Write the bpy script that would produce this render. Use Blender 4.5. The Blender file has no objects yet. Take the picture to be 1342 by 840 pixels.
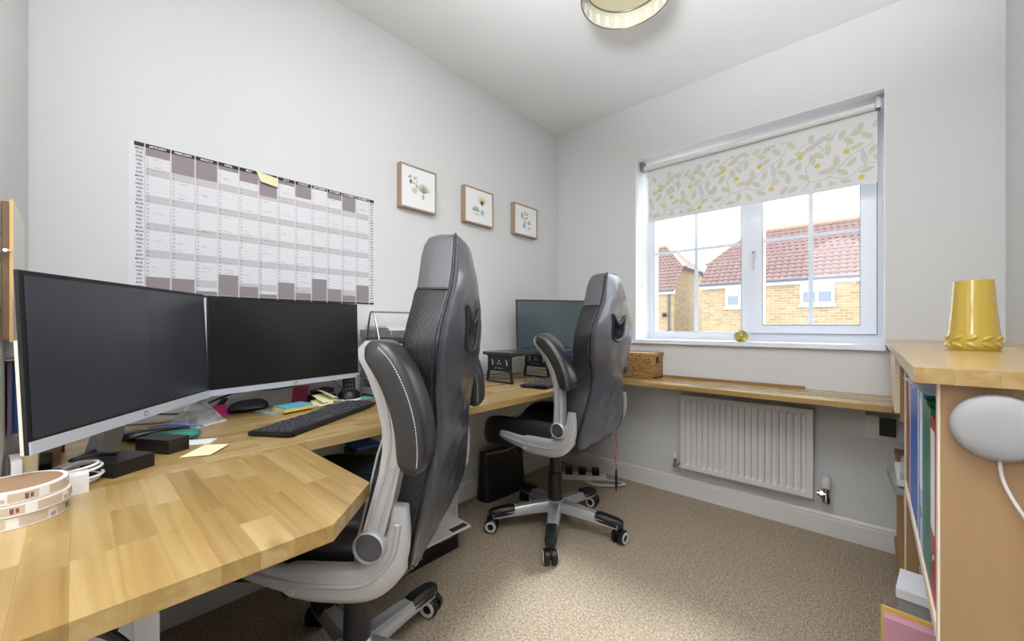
import bpy, bmesh, math, random
from mathutils import Vector, Matrix
random.seed(7)
PI = math.pi
R = math.radians
scn = bpy.context.scene
COL = scn.collection

# ------------------------------------------------------------------ camera, world, lights, exposure
cam = bpy.data.cameras.new('camera')
camo = bpy.data.objects.new('camera', cam)
COL.objects.link(camo)
camo.location = (0, 0, 0.9937)
camo.rotation_euler = (R(90), 0, 0.7358)
cam.sensor_width = 36
cam.lens = 13.946
cam.shift_y = 0.00473
cam.clip_start = 0.01
cam.clip_end = 200
scn.camera = camo

w = bpy.data.worlds.new('sky')
scn.world = w
w.use_nodes = True
bg = w.node_tree.nodes['Background']
bg.inputs[0].default_value = (0.88, 0.94, 1.0, 1)
bg.inputs[1].default_value = 3.2

def lamp(name, kind, loc, rot, energy, color=(1, 1, 1), **k):
    l = bpy.data.lights.new(name, kind)
    l.energy = energy
    l.color = color
    for a, b in k.items():
        setattr(l, a, b)
    o = bpy.data.objects.new(name, l)
    o.location = loc
    o.rotation_euler = rot
    COL.objects.link(o)
    return o
# added fill light behind the camera, with no lamp known there
lamp('rear_fill_light', 'POINT', (-0.3, -0.95, 1.75), (0, 0, 0), 20, (0.96, 0.98, 1.0), shadow_soft_size=0.3)
# added light behind the camera, standing in for flash bounced off the ceiling
lamp('bounce_fill', 'AREA', (0.03, -0.4, 1.3), (R(180 - 32), 0, R(3)), 36, (0.95, 0.975, 1.0), shape='DISK', size=0.4, spread=R(87))
# pale sun behind thin cloud, from the window side: soft edged
lamp('soft_sun', 'SUN', (0, 8, 6), (R(-47), 0, R(-9)), 6.2, (0.9, 0.96, 1.0), angle=R(15))
scn.view_settings.view_transform = 'Standard'
scn.view_settings.look = 'None'
scn.view_settings.gamma = 1
scn.view_settings.use_curve_mapping = False
scn.view_settings.exposure = 0.36

# ------------------------------------------------------------------ materials
def srgb(c):
    return tuple(((x / 255) / 12.92 if x / 255 <= .04045 else ((x / 255 + .055) / 1.055) ** 2.4) for x in c) + (1,)
MATS = {}
def mat(name, rgb, rough=.5, metal=0, noise=0, nscale=20, bump=0, bscale=60, coat=0, spec=.5, alpha=1, trans=0, sheen=0):
    if name in MATS: return MATS[name]
    m = bpy.data.materials.new(name)
    m.use_nodes = True
    nt = m.node_tree
    b = nt.nodes['Principled BSDF']
    c = srgb(rgb)
    b.inputs['Base Color'].default_value = c
    b.inputs['Roughness'].default_value = rough
    b.inputs['Metallic'].default_value = metal
    b.inputs['Specular IOR Level'].default_value = spec
    b.inputs['Coat Weight'].default_value = coat
    b.inputs['Transmission Weight'].default_value = trans
    b.inputs['Sheen Weight'].default_value = sheen
    tc = nt.nodes.new('ShaderNodeTexCoord')
    n = nt.nodes.new('ShaderNodeTexNoise')
    n.inputs['Scale'].default_value = nscale
    n.inputs['Detail'].default_value = 4
    nt.links.new(tc.outputs['Object'], n.inputs['Vector'])
    if noise:
        mx = nt.nodes.new('ShaderNodeMix'); mx.data_type = 'RGBA'
        mx.inputs[6].default_value = tuple(x * (1 - noise) for x in c[:3]) + (1,)
        mx.inputs[7].default_value = tuple(min(1, x * (1 + noise)) for x in c[:3]) + (1,)
        nt.links.new(n.outputs['Fac'], mx.inputs[0])
        nt.links.new(mx.outputs[2], b.inputs['Base Color'])
    if bump:
        n2 = nt.nodes.new('ShaderNodeTexNoise')
        n2.inputs['Scale'].default_value = bscale
        nt.links.new(tc.outputs['Object'], n2.inputs['Vector'])
        bp = nt.nodes.new('ShaderNodeBump')
        bp.inputs['Strength'].default_value = bump
        bp.inputs['Distance'].default_value = .002
        nt.links.new(n2.outputs['Fac'], bp.inputs['Height'])
        nt.links.new(bp.outputs[0], b.inputs['Normal'])
    MATS[name] = m
    return m

def wood(name, axis, c_dark, c_mid, c_light, rough=.27, across=38, along=2.2, knots=True):
    """staves: grain runs along `axis`, tone varies stave by stave"""
    m = bpy.data.materials.new(name); m.use_nodes = True
    nt = m.node_tree; L = nt.links.new; N = nt.nodes.new
    b = nt.nodes['Principled BSDF']; b.inputs['Roughness'].default_value = rough; b.inputs['Coat Weight'].default_value = .35 if rough < .4 else 0; b.inputs['Coat Roughness'].default_value = .22
    tc = N('ShaderNodeTexCoord'); oi = N('ShaderNodeObjectInfo')
    mp = N('ShaderNodeMapping'); s = [across] * 3; s['XYZ'.index(axis)] = along
    mp.inputs['Scale'].default_value = s
    va = N('ShaderNodeVectorMath'); va.operation = 'SCALE'; va.inputs['Scale'].default_value = 1
    L(tc.outputs['Object'], mp.inputs['Vector'])
    cmb = N('ShaderNodeCombineXYZ'); mul = N('ShaderNodeMath'); mul.operation = 'MULTIPLY'; mul.inputs[1].default_value = 57
    L(oi.outputs['Random'], mul.inputs[0])
    for i in range(3): L(mul.outputs[0], cmb.inputs[i])
    ad = N('ShaderNodeVectorMath'); ad.operation = 'ADD'
    L(mp.outputs[0], ad.inputs[0]); L(cmb.outputs[0], ad.inputs[1])
    n = N('ShaderNodeTexNoise'); n.inputs['Scale'].default_value = 1; n.inputs['Detail'].default_value = 5; n.inputs['Distortion'].default_value = .7
    L(ad.outputs[0], n.inputs['Vector'])
    f = N('ShaderNodeMath'); f.operation = 'MULTIPLY_ADD'; f.inputs[1].default_value = .74; 
    L(n.outputs['Fac'], f.inputs[0])
    g = N('ShaderNodeMath'); g.operation = 'MULTIPLY'; g.inputs[1].default_value = .34
    L(oi.outputs['Random'], g.inputs[0]); L(g.outputs[0], f.inputs[2])
    r = N('ShaderNodeValToRGB')
    e = r.color_ramp.elements
    e[0].position = .12; e[0].color = srgb(c_dark); e[1].position = .88; e[1].color = srgb(c_light)
    x = e.new(.5); x.color = srgb(c_mid)
    L(f.outputs[0], r.inputs[0])
    out = r.outputs[0]
    if knots:
        k = N('ShaderNodeTexVoronoi'); k.inputs['Scale'].default_value = 1
        mp2 = N('ShaderNodeMapping'); s2 = [9.0] * 3; s2['XYZ'.index(axis)] = 4.5; mp2.inputs['Scale'].default_value = s2
        L(tc.outputs['Object'], mp2.inputs['Vector'])
        ad2 = N('ShaderNodeVectorMath'); ad2.operation = 'ADD'
        L(mp2.outputs[0], ad2.inputs[0]); L(cmb.outputs[0], ad2.inputs[1]); L(ad2.outputs[0], k.inputs['Vector'])
        kr = N('ShaderNodeValToRGB'); kr.color_ramp.elements[0].position = .03; kr.color_ramp.elements[0].color = (.45, .45, .45, 1)
        kr.color_ramp.elements[1].position = .12; kr.color_ramp.elements[1].color = (0, 0, 0, 1)
        L(k.outputs['Distance'], kr.inputs[0])
        mx = N('ShaderNodeMix'); mx.data_type = 'RGBA'
        mx.inputs[7].default_value = srgb((120, 75, 40))
        L(kr.outputs[0], mx.inputs[0]); L(out, mx.inputs[6]); out = mx.outputs[2]
    L(out, b.inputs['Base Color'])
    MATS[name] = m
    return m

wall_m = mat('wall_paint', (215, 215, 214), .85, bump=.05, bscale=300)
ceil_m = mat('ceiling_paint', (246, 246, 247), .9)
trim_m = mat('white_gloss_trim', (226, 222, 218), .35)
upvc = mat('white_window_plastic', (232, 236, 244), .28)
white = mat('white_plastic', (228, 227, 224), .4)
white2 = mat('white_metal', (215, 216, 222), .35)
black = mat('black_plastic', (20, 20, 22), .42)
blackgl = mat('black_gloss', (14, 14, 16), .12)
steel = mat('brushed_steel', (150, 150, 150), .3, 1)
silver = mat('silver_chair_plastic', (188, 188, 190), .28, .4)
chrome = mat('chrome', (190, 188, 184), .2, 1)
leather = mat('black_leather', (34, 34, 37), .36, bump=.35, bscale=9, spec=.6)
leather_back = mat('black_leather_rear', (70, 72, 80), .22, bump=.5, bscale=6, spec=.8)
leather_pad = mat('black_leather_pad', (40, 40, 42), .32, spec=.7)
leather_head = mat('grey_leather_head', (82, 82, 84), .36, bump=.3, bscale=10)
pipe_m = mat('black_piping', (26, 26, 28), .35)
stitch_m = mat('white_stitching', (215, 212, 205), .7)
paper_m = mat('white_paper', (236, 236, 234), .8)
wood_x = wood('oak_staves_x', 'X', (134, 102, 56), (167, 136, 80), (198, 172, 120))
wood_y = wood('oak_staves_y', 'Y', (140, 108, 62), (174, 143, 88), (206, 180, 130))
wood_case = wood('oak_veneer', 'Z', (150, 118, 82), (164, 130, 92), (178, 144, 106), rough=.5, across=14, along=1.6, knots=False)
wood_light = mat('pale_wood_edge', (236, 220, 196), .5, noise=.06)
brass_yellow = mat('mustard_ceramic', (188, 160, 62), .14, coat=.6)

def mesh_leather():
    m = bpy.data.materials.new('perforated_black_fabric'); m.use_nodes = True
    nt = m.node_tree; b = nt.nodes['Principled BSDF']; L = nt.links.new
    b.inputs['Roughness'].default_value = .5
    tc = nt.nodes.new('ShaderNodeTexCoord'); ck = nt.nodes.new('ShaderNodeTexChecker')
    mp = nt.nodes.new('ShaderNodeMapping'); mp.inputs['Rotation'].default_value = (R(45), 0, 0)
    ck.inputs['Scale'].default_value = 170
    ck.inputs['Color1'].default_value = srgb((16, 16, 18)); ck.inputs['Color2'].default_value = srgb((38, 38, 39))
    L(tc.outputs['Object'], mp.inputs[0]); L(mp.outputs[0], ck.inputs['Vector']); L(ck.outputs[0], b.inputs['Base Color'])
    bp = nt.nodes.new('ShaderNodeBump'); bp.inputs['Strength'].default_value = .5; bp.inputs['Distance'].default_value = .001
    L(ck.outputs['Fac'], bp.inputs['Height']); L(bp.outputs[0], b.inputs['Normal'])
    return m
perf = mesh_leather()

def carpet_mat():
    m = bpy.data.materials.new('beige_carpet'); m.use_nodes = True
    nt = m.node_tree; b = nt.nodes['Principled BSDF']; L = nt.links.new; N = nt.nodes.new
    b.inputs['Roughness'].default_value = .95; b.inputs['Specular IOR Level'].default_value = .15
    tc = N('ShaderNodeTexCoord')
    n1 = N('ShaderNodeTexNoise'); n1.inputs['Scale'].default_value = 125; n1.inputs['Detail'].default_value = 3
    n2 = N('ShaderNodeTexNoise'); n2.inputs['Scale'].default_value = 5
    wv = N('ShaderNodeTexWave'); wv.inputs['Scale'].default_value = 34; wv.inputs['Distortion'].default_value = 9; wv.inputs['Detail'].default_value = 2; wv.inputs['Detail Scale'].default_value = 4
    for x in (n1, n2, wv): L(tc.outputs['Object'], x.inputs['Vector'])
    a = N('ShaderNodeMath'); a.operation = 'MULTIPLY_ADD'; a.inputs[1].default_value = .17
    L(wv.outputs['Fac'], a.inputs[0]); L(n1.outputs['Fac'], a.inputs[2])
    r = N('ShaderNodeValToRGB'); e = r.color_ramp.elements
    e[0].position = .3; e[0].color = srgb((126, 110, 90)); e[1].position = .8; e[1].color = srgb((200, 184, 162))
    L(a.outputs[0], r.inputs[0]); L(r.outputs[0], b.inputs['Base Color'])
    bp = N('ShaderNodeBump'); bp.inputs['Strength'].default_value = .7; bp.inputs['Distance'].default_value = .004
    L(a.outputs[0], bp.inputs['Height']); L(bp.outputs[0], b.inputs['Normal'])
    return m
carpet = carpet_mat()

def glass_mat():
    m = bpy.data.materials.new('window_glass'); m.use_nodes = True
    nt = m.node_tree; nt.nodes.clear(); L = nt.links.new
    o = nt.nodes.new('ShaderNodeOutputMaterial'); t = nt.nodes.new('ShaderNodeBsdfTransparent'); g = nt.nodes.new('ShaderNodeBsdfGlossy')
    g.inputs['Roughness'].default_value = .01
    mx = nt.nodes.new('ShaderNodeMixShader'); fr = nt.nodes.new('ShaderNodeFresnel'); fr.inputs[0].default_value = 1.3
    L(fr.outputs[0], mx.inputs[0]); L(t.outputs[0], mx.inputs[1]); L(g.outputs[0], mx.inputs[2]); L(mx.outputs[0], o.inputs[0])
    return m
glass = glass_mat()

def clear_glass():
    m = bpy.data.materials.new('clear_crystal'); m.use_nodes = True
    b = m.node_tree.nodes['Principled BSDF']
    b.inputs['Base Color'].default_value = (.9, .92, .92, 1); b.inputs['Transmission Weight'].default_value = .85; b.inputs['Roughness'].default_value = .06; b.inputs['IOR'].default_value = 1.45
    return m
crystal = clear_glass()

def screen_mat(name, rgb, rough, coat=.0):
    m = mat(name, rgb, rough, spec=.7, coat=coat)
    return m
scr1 = screen_mat('matt_dark_screen', (50, 53, 62), .2)
scr2 = screen_mat('matt_black_screen', (30, 30, 33), .26)
scr3 = screen_mat('glossy_grey_screen', (74, 86, 92), .14)

def brick_mat(name, c1, c2, mortar, sc):
    m = bpy.data.materials.new(name); m.use_nodes = True
    nt = m.node_tree; b = nt.nodes['Principled BSDF']; L = nt.links.new
    b.inputs['Roughness'].default_value = .9
    tc = nt.nodes.new('ShaderNodeTexCoord'); mp = nt.nodes.new('ShaderNodeMapping')
    sx = nt.nodes.new('ShaderNodeSeparateXYZ'); cx = nt.nodes.new('ShaderNodeCombineXYZ'); ad = nt.nodes.new('ShaderNodeMath')
    L(tc.outputs['Object'], sx.inputs[0]); L(sx.outputs[0], ad.inputs[0]); L(sx.outputs[1], ad.inputs[1])
    L(ad.outputs[0], cx.inputs[0]); L(sx.outputs[2], cx.inputs[1])
    br = nt.nodes.new('ShaderNodeTexBrick'); br.inputs['Scale'].default_value = sc
    br.inputs['Color1'].default_value = srgb(c1); br.inputs['Color2'].default_value = srgb(c2); br.inputs['Mortar'].default_value = srgb(mortar)
    br.inputs['Mortar Size'].default_value = .018; br.inputs['Brick Width'].default_value = .5; br.inputs['Row Height'].default_value = .18
    L(cx.outputs[0], br.inputs['Vector']); L(br.outputs[0], b.inputs['Base Color'])
    return m
brickm = brick_mat('buff_brick', (144, 124, 92), (166, 146, 112), (168, 156, 138), 2.4)
tilem = mat('pink_clay_tiles', (122, 98, 94), .85, noise=.22, nscale=4)
wickerm = None
def wicker_mat():
    m = bpy.data.materials.new('woven_seagrass'); m.use_nodes = True
    nt = m.node_tree; b = nt.nodes['Principled BSDF']; L = nt.links.new
    b.inputs['Roughness'].default_value = .7
    tc = nt.nodes.new('ShaderNodeTexCoord'); v = nt.nodes.new('ShaderNodeTexVoronoi'); v.inputs['Scale'].default_value = 150
    mp = nt.nodes.new('ShaderNodeMapping'); mp.inputs['Scale'].default_value = (.6, .6, 1.4)
    r = nt.nodes.new('ShaderNodeValToRGB'); e = r.color_ramp.elements
    e[0].color = srgb((226, 186, 124)); e[1].color = srgb((140, 94, 46)); e[1].position = .75
    L(tc.outputs['Object'], mp.inputs[0]); L(mp.outputs[0], v.inputs['Vector']); L(v.outputs['Distance'], r.inputs[0]); L(r.outputs[0], b.inputs['Base Color'])
    bp = nt.nodes.new('ShaderNodeBump'); bp.inputs['Strength'].default_value = .8; bp.inputs['Distance'].default_value = .003; bp.invert = True
    L(v.outputs['Distance'], bp.inputs['Height']); L(bp.outputs[0], b.inputs['Normal'])
    return m
wickerm = wicker_mat()

# ------------------------------------------------------------------ mesh helpers
def obj(name, bm, m, parent=None, smooth=False, loc=None, rot=None, bevel=0, seg=2):
    if bevel:
        bmesh.ops.bevel(bm, geom=[e for e in bm.edges if e.is_manifold and e.calc_face_angle(0) > .5], offset=bevel, segments=seg, affect='EDGES', clamp_overlap=True)
    bmesh.ops.recalc_face_normals(bm, faces=bm.faces)
    me = bpy.data.meshes.new(name)
    bm.to_mesh(me); bm.free()
    for mm in (m if isinstance(m, (list, tuple)) else [m]):
        me.materials.append(mm)
    if smooth:
        for p in me.polygons: p.use_smooth = True
        try: me.set_sharp_from_angle(angle=R(38))
        except Exception: pass
    o = bpy.data.objects.new(name, me)
    COL.objects.link(o)
    if parent: o.parent = parent
    if loc is not None: o.location = loc
    if rot is not None: o.rotation_euler = rot
    return o

def tag(o, label=None, cat=None, group=None, kind=None):
    if label: o['label'] = label
    if cat: o['category'] = cat
    if group: o['group'] = group
    if kind: o['kind'] = kind
    return o

def thing(name, label, cat, loc=(0, 0, 0), rz=0, group=None):
    o = bpy.data.objects.new(name, None)
    o.empty_display_size = .05
    COL.objects.link(o)
    o.location = loc; o.rotation_euler = (0, 0, rz)
    return tag(o, label, cat, group)

def B(): return bmesh.new()

def box(bm, x0, x1, y0, y1, z0, z1, M=None, mi=0):
    vs = [bm.verts.new(v) for v in ((x0, y0, z0), (x1, y0, z0), (x1, y1, z0), (x0, y1, z0), (x0, y0, z1), (x1, y0, z1), (x1, y1, z1), (x0, y1, z1))]
    if M is not None:
        for v in vs: v.co = M @ v.co
    for f in ((0, 3, 2, 1), (4, 5, 6, 7), (0, 1, 5, 4), (1, 2, 6, 5), (2, 3, 7, 6), (3, 0, 4, 7)):
        bm.faces.new([vs[i] for i in f]).material_index = mi
    return bm

def bx(x0, x1, y0, y1, z0, z1, M=None): return box(B(), x0, x1, y0, y1, z0, z1, M)

def prism(bm, pts, d0, d1, axis='Z', mi=0, M=None):
    """polygon pts (2-D) extruded from d0 to d1 along axis. Z: (x,y); Y: (x,z); X: (y,z)"""
    def P(p, d):
        v = {'Z': (p[0], p[1], d), 'Y': (p[0], d, p[1]), 'X': (d, p[0], p[1])}[axis]
        return M @ Vector(v) if M is not None else v
    a = [bm.verts.new(P(p, d0)) for p in pts]; b = [bm.verts.new(P(p, d1)) for p in pts]
    n = len(pts)
    bm.faces.new(a).material_index = mi; bm.faces.new(b[::-1]).material_index = mi
    for i in range(n):
        bm.faces.new((a[i], b[i], b[(i + 1) % n], a[(i + 1) % n])).material_index = mi
    return bm

def crv(pts, n=6):
    """Catmull-Rom through pts"""
    P = [Vector(p) for p in pts]
    if len(P) < 3: return P
    Q = [P[0] * 2 - P[1]] + P + [P[-1] * 2 - P[-2]]
    out = []
    for i in range(1, len(Q) - 2):
        for k in range(n):
            t = k / n
            out.append(.5 * ((2 * Q[i]) + (-Q[i - 1] + Q[i + 1]) * t + (2 * Q[i - 1] - 5 * Q[i] + 4 * Q[i + 1] - Q[i + 2]) * t * t + (-Q[i - 1] + 3 * Q[i] - 3 * Q[i + 1] + Q[i + 2]) * t ** 3))
    out.append(P[-1])
    return out

def tube(bm, pts, r, n=8, closed=False, cap=True, sq=None, mi=0):
    """r: number or list; sq: (a,b) ellipse scale with fixed up"""
    P = [Vector(p) for p in pts]; m = len(P)
    rr = r if isinstance(r, (list, tuple)) else [r] * m
    rings = []; up = None
    for i, p in enumerate(P):
        if closed: t = P[(i + 1) % m] - P[i - 1]
        else: t = P[min(i + 1, m - 1)] - P[max(i - 1, 0)]
        if t.length < 1e-9: t = Vector((0, 0, 1))
        t.normalize()
        if up is None:
            up = Vector((0, 0, 1)) if abs(t.z) < .9 else Vector((1, 0, 0))
        s = t.cross(up)
        if s.length < 1e-6: s = t.cross(Vector((0, 1, 0)))
        s.normalize(); up = s.cross(t).normalized()
        rings.append([bm.verts.new(p + (s * math.cos(2 * PI * k / n) + up * math.sin(2 * PI * k / n)) * rr[i]) for k in range(n)])
    for i in range(m if closed else m - 1):
        a, b = rings[i], rings[(i + 1) % m]
        for k in range(n):
            bm.faces.new((a[k], a[(k + 1) % n], b[(k + 1) % n], b[k])).material_index = mi
    if cap and not closed:
        bm.faces.new(rings[0][::-1]).material_index = mi; bm.faces.new(rings[-1]).material_index = mi
    return bm

def sweepy(bm, path, halfy, half, y=0, e=2.6, n=12, taper=None):
    """sweep a superellipse section along a path in the XZ plane; section spans +-halfy in y and +-half across"""
    P = [Vector((p[0], 0, p[1])) for p in path]; m = len(P); rings = []
    for i, p in enumerate(P):
        t = (P[min(i + 1, m - 1)] - P[max(i - 1, 0)]).normalized()
        nrm = Vector((-t.z, 0, t.x))
        k1 = taper[i] if taper else 1
        ring = []
        for k in range(n):
            a = 2 * PI * k / n; ca, sa = math.cos(a), math.sin(a)
            u = math.copysign(abs(ca) ** (2 / e), ca); v = math.copysign(abs(sa) ** (2 / e), sa)
            ring.append(bm.verts.new(p + nrm * v * half * k1 + Vector((0, y + u * halfy * (.4 + .6 * k1), 0))))
        rings.append(ring)
    for i in range(m - 1):
        for k in range(n):
            bm.faces.new((rings[i][k], rings[i][(k + 1) % n], rings[i + 1][(k + 1) % n], rings[i + 1][k]))
    bm.faces.new(rings[0][::-1]); bm.faces.new(rings[-1])
    return bm

def lathe(bm, prof, n=24, c=(0, 0, 0), axis='Z', mi=0):
    """prof: (radius, height) pairs"""
    rings = []
    for r_, h in prof:
        ring = []
        for k in range(n):
            a = 2 * PI * k / n
            x, y = r_ * math.cos(a), r_ * math.sin(a)
            v = {'Z': (x, y, h), 'Y': (x, h, y), 'X': (h, x, y)}[axis]
            ring.append(bm.verts.new((v[0] + c[0], v[1] + c[1], v[2] + c[2])))
        rings.append(ring)
    for a, b in zip(rings, rings[1:]):
        for k in range(n):
            bm.faces.new((a[k], a[(k + 1) % n], b[(k + 1) % n], b[k])).material_index = mi
    bm.faces.new(rings[0][::-1]).material_index = mi; bm.faces.new(rings[-1]).material_index = mi
    return bm

def pillow(bm, sx, sy, zt, zb, zc, nx=18, ny=18, p=6, ex=.5, cf=None):
    """soft slab: half sizes sx, sy; zt/zb functions of (a,b) in [-1,1]"""
    top = {}; bot = {}
    for i in range(nx + 1):
        for j in range(ny + 1):
            a = -1 + 2 * i / nx; b = -1 + 2 * j / ny
            a = math.sin(a * PI / 2) * .5 + a * .5; b = math.sin(b * PI / 2) * .5 + b * .5
            # round the outline
            q = .12
            X = a * sx * (1 - q * abs(b) ** 6); Y = b * sy * (1 - q * abs(a) ** 6)
            if cf: X, Y = cf(a, b, X, Y)
            e = max(0, (1 - abs(a) ** p) * (1 - abs(b) ** p)) ** ex
            T = zt(a, b); Bm = zb(a, b)
            top[i, j] = bm.verts.new((X, Y, zc + (T - zc) * e))
            edge = i in (0, nx) or j in (0, ny)
            bot[i, j] = top[i, j] if edge else bm.verts.new((X, Y, zc + (Bm - zc) * e))
    for i in range(nx):
        for j in range(ny):
            bm.faces.new((top[i, j], top[i + 1, j], top[i + 1, j + 1], top[i, j + 1]))
            try: bm.faces.new((bot[i, j], bot[i, j + 1], bot[i + 1, j + 1], bot[i + 1, j]))
            except ValueError: pass
    return bm

def clip(poly, cp):
    """clip polygon with convex ccw polygon cp"""
    out = poly
    for i in range(len(cp)):
        a, b = cp[i], cp[(i + 1) % len(cp)]
        inp, out = out, []
        if not inp: break
        f = lambda p: (b[0] - a[0]) * (p[1] - a[1]) - (b[1] - a[1]) * (p[0] - a[0])
        for k in range(len(inp)):
            p, q = inp[k], inp[(k + 1) % len(inp)]
            fp, fq = f(p), f(q)
            if fp >= 0: out.append(p)
            if fp * fq < 0:
                t = fp / (fp - fq); out.append((p[0] + (q[0] - p[0]) * t, p[1] + (q[1] - p[1]) * t))
    return out

def worktop(parent, poly, z0, z1, axis, m, wid=.043, seed=1, lo=.16, hi=.5):
    rn = random.Random(seed)
    xs = [p[0] for p in poly]; ys = [p[1] for p in poly]
    a0, a1, b0, b1 = (min(xs), max(xs), min(ys), max(ys)) if axis == 'X' else (min(ys), max(ys), min(xs), max(xs))
    rows = max(1, round((b1 - b0) / wid)); wd = (b1 - b0) / rows; g = .00006
    for r_ in range(rows):
        a = a0 - rn.uniform(0, .3)
        while a < a1:
            l = rn.uniform(lo, hi)
            if a1 - (a + l) < .08: l = a1 - a + .01
            q = [(a + g, b0 + r_ * wd + g), (a + l - g, b0 + r_ * wd + g), (a + l - g, b0 + (r_ + 1) * wd - g), (a + g, b0 + (r_ + 1) * wd - g)]
            if axis == 'Y': q = [(y, x) for x, y in q][::-1]
            q = clip(q, poly)
            if len(q) >= 3:
                ar = abs(sum(q[i][0] * q[(i + 1) % len(q)][1] - q[(i + 1) % len(q)][0] * q[i][1] for i in range(len(q)))) / 2
                if ar > 2e-5:
                    obj('stave', prism(B(), q, z0, z1 - rn.uniform(0, .00004)), m, parent)
            a += l

def text_mesh(s, size, M, align='CENTER', line=1.0, bold=0):
    c = bpy.data.curves.new('lettering', 'FONT'); c.body = s; c.size = size; c.align_x = align; c.space_line = line
    c.offset = bold; c.resolution_u = 2
    o = bpy.data.objects.new('lettering', c); COL.objects.link(o)
    dg = bpy.context.evaluated_depsgraph_get(); dg.update()
    me = bpy.data.meshes.new_from_object(o.evaluated_get(dg))
    bm = B(); bm.from_mesh(me)
    for v in bm.verts: v.co = M @ v.co
    bpy.data.objects.remove(o); bpy.data.curves.remove(c); bpy.data.meshes.remove(me)
    return bm

def merge(bm, other, mi=0):
    mp = {v: bm.verts.new(v.co) for v in other.verts}
    for f in other.faces:
        try: bm.faces.new([mp[v] for v in f.verts]).material_index = mi
        except ValueError: pass
    other.free()

def struct(name, bm, m, **k):
    o = obj(name, bm, m, **k); o['kind'] = 'structure'; return o

# ------------------------------------------------------------------ the room
XB, YC, XD, YA, ZH = -1.7207, 2.408, 0.384, -0.084, 2.4
WX0, WX1, WZ0, WZ1, WY = -1.115, 0.046, 0.905, 2.045, 2.62
RX, RY = -1.092, -1.7     # opening to the landing behind the camera
struct('floor', bx(XB - .1, XD + .1, RY - .1, YC + .3, -.12, 0), carpet)
struct('ceiling', bx(XB - .1, XD + .1, RY - .1, YC + .3, ZH, ZH + .12), ceil_m)
struct('wall_left', bx(XB - .1, XB, YA, YC, 0, ZH), wall_m)
struct('wall_near', bx(XB - .1, RX, RY, YA, 0, ZH), wall_m)
struct('wall_right', bx(XD, XD + .1, RY, YC, 0, ZH), wall_m)
struct('wall_back', bx(RX, XD, RY - .1, RY, 0, ZH), wall_m)
bm = B()
box(bm, XB - .1, WX0, YC, YC + .32, 0, ZH); box(bm, WX1, XD + .1, YC, YC + .32, 0, ZH)
box(bm, WX0, WX1, YC, YC + .32, 0, WZ0 - .022); box(bm, WX0, WX1, YC, YC + .32, WZ1, ZH)
struct('wall_window', bm, wall_m)

def skirt(name, pts2, axis, a0, a1):
    return struct(name, prism(B(), pts2, a0, a1, axis), trim_m)
sk = lambda base, s: [(base, 0), (base + s * .016, 0), (base + s * .016, .078), (base + s * .012, .081), (base + s * .012, .092), (base + s * .006, .1), (base, .1)]
skirt('baseboard_left', sk(XB, 1), 'Y', YA, YC)
skirt('baseboard_window', sk(YC, -1), 'X', XB, .1)
# window board (sill)
bm = bx(WX0 - .02, WX1 + .002, YC - .025, YC, .882, .905); box(bm, WX0, WX1, YC, WY + .01, .883, .905)
struct('trim_1', bm, upvc)

# white panels added in the window reveal, extra bright to imitate bounced daylight
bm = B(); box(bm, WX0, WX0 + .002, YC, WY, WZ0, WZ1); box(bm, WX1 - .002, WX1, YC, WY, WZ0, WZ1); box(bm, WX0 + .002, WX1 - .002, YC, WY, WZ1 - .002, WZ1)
struct('reveal_bounce_panels', bm, mat('reveal_bounce_white', (246, 247, 250), .45))

# window: frame, mullion, opening sash, panes, glazing bars
win = struct('window_1', B(), upvc)
win.location = (0, 0, 0)
def wpart(name, bm, m=upvc, par=None, bevel=0): return obj(name, bm, m, par or win, bevel=bevel)
fy0, fy1 = WY, WY + .07
bm = B()
box(bm, WX0, WX0 + .034, fy0, fy1, WZ0, WZ1); box(bm, WX1 - .034, WX1, fy0, fy1, WZ0, WZ1)
box(bm, WX0 + .034, WX1 - .034, fy0, fy1, WZ0, WZ0 + .047); box(bm, WX0 + .034, WX1 - .034, fy0, fy1, WZ1 - .045, WZ1)
box(bm, -.565, -.512, fy0, fy1, WZ0 + .047, WZ1 - .045)
fr = wpart('window_frame', bm, bevel=.003)
def sash(nm, x0, x1, z0, z1, wd, yo):
    bm = B()
    box(bm, x0, x0 + wd, fy0 - yo, fy1 - .01, z0, z1); box(bm, x1 - wd, x1, fy0 - yo, fy1 - .01, z0, z1)
    box(bm, x0 + wd, x1 - wd, fy0 - yo, fy1 - .01, z0, z0 + wd * .8); box(bm, x0 + wd, x1 - wd, fy0 - yo, fy1 - .01, z1 - wd * .8, z1)
    s = wpart(nm, bm, bevel=.005)
    return s
sash('opening_sash', -.514, .02, WZ0 + .045, WZ1 - .043, .062, .018)
for n_, (x0, x1, z0) in enumerate(((-1.081, -.565, .952), (-.452, -.042, .995))):
    wpart('pane', bx(x0, x1, fy0 + .034, fy0 + .036, z0, WZ1 - .08), glass)
    xm = (-.823, -.24)[n_]
    bar = B()
    box(bar, xm - .0105, xm + .0105, fy0 + .028, fy0 + .033, z0, WZ1 - .08)
    for zz in (1.476,):
        box(bar, x0, xm - .0105, fy0 + .028, fy0 + .033, zz - .0095, zz + .0095)
        box(bar, xm + .0105, x1, fy0 + .028, fy0 + .033, zz - .0095, zz + .0095)
    wpart('glazing_bar', bar, mat('grey_white_bar', (220, 227, 236), .4))
gk = mat('gasket_and_gap_grey', (120, 124, 132), .6)
def rim(x0, x1, z0, z1, y, w_, nm):
    b = B(); box(b, x0 - w_, x1 + w_, y, y + .002, z0 - w_, z0); box(b, x0 - w_, x1 + w_, y, y + .002, z1, z1 + w_); box(b, x0 - w_, x0, y, y + .002, z0, z1); box(b, x1, x1 + w_, y, y + .002, z0, z1)
    wpart(nm, b, gk)
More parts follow.
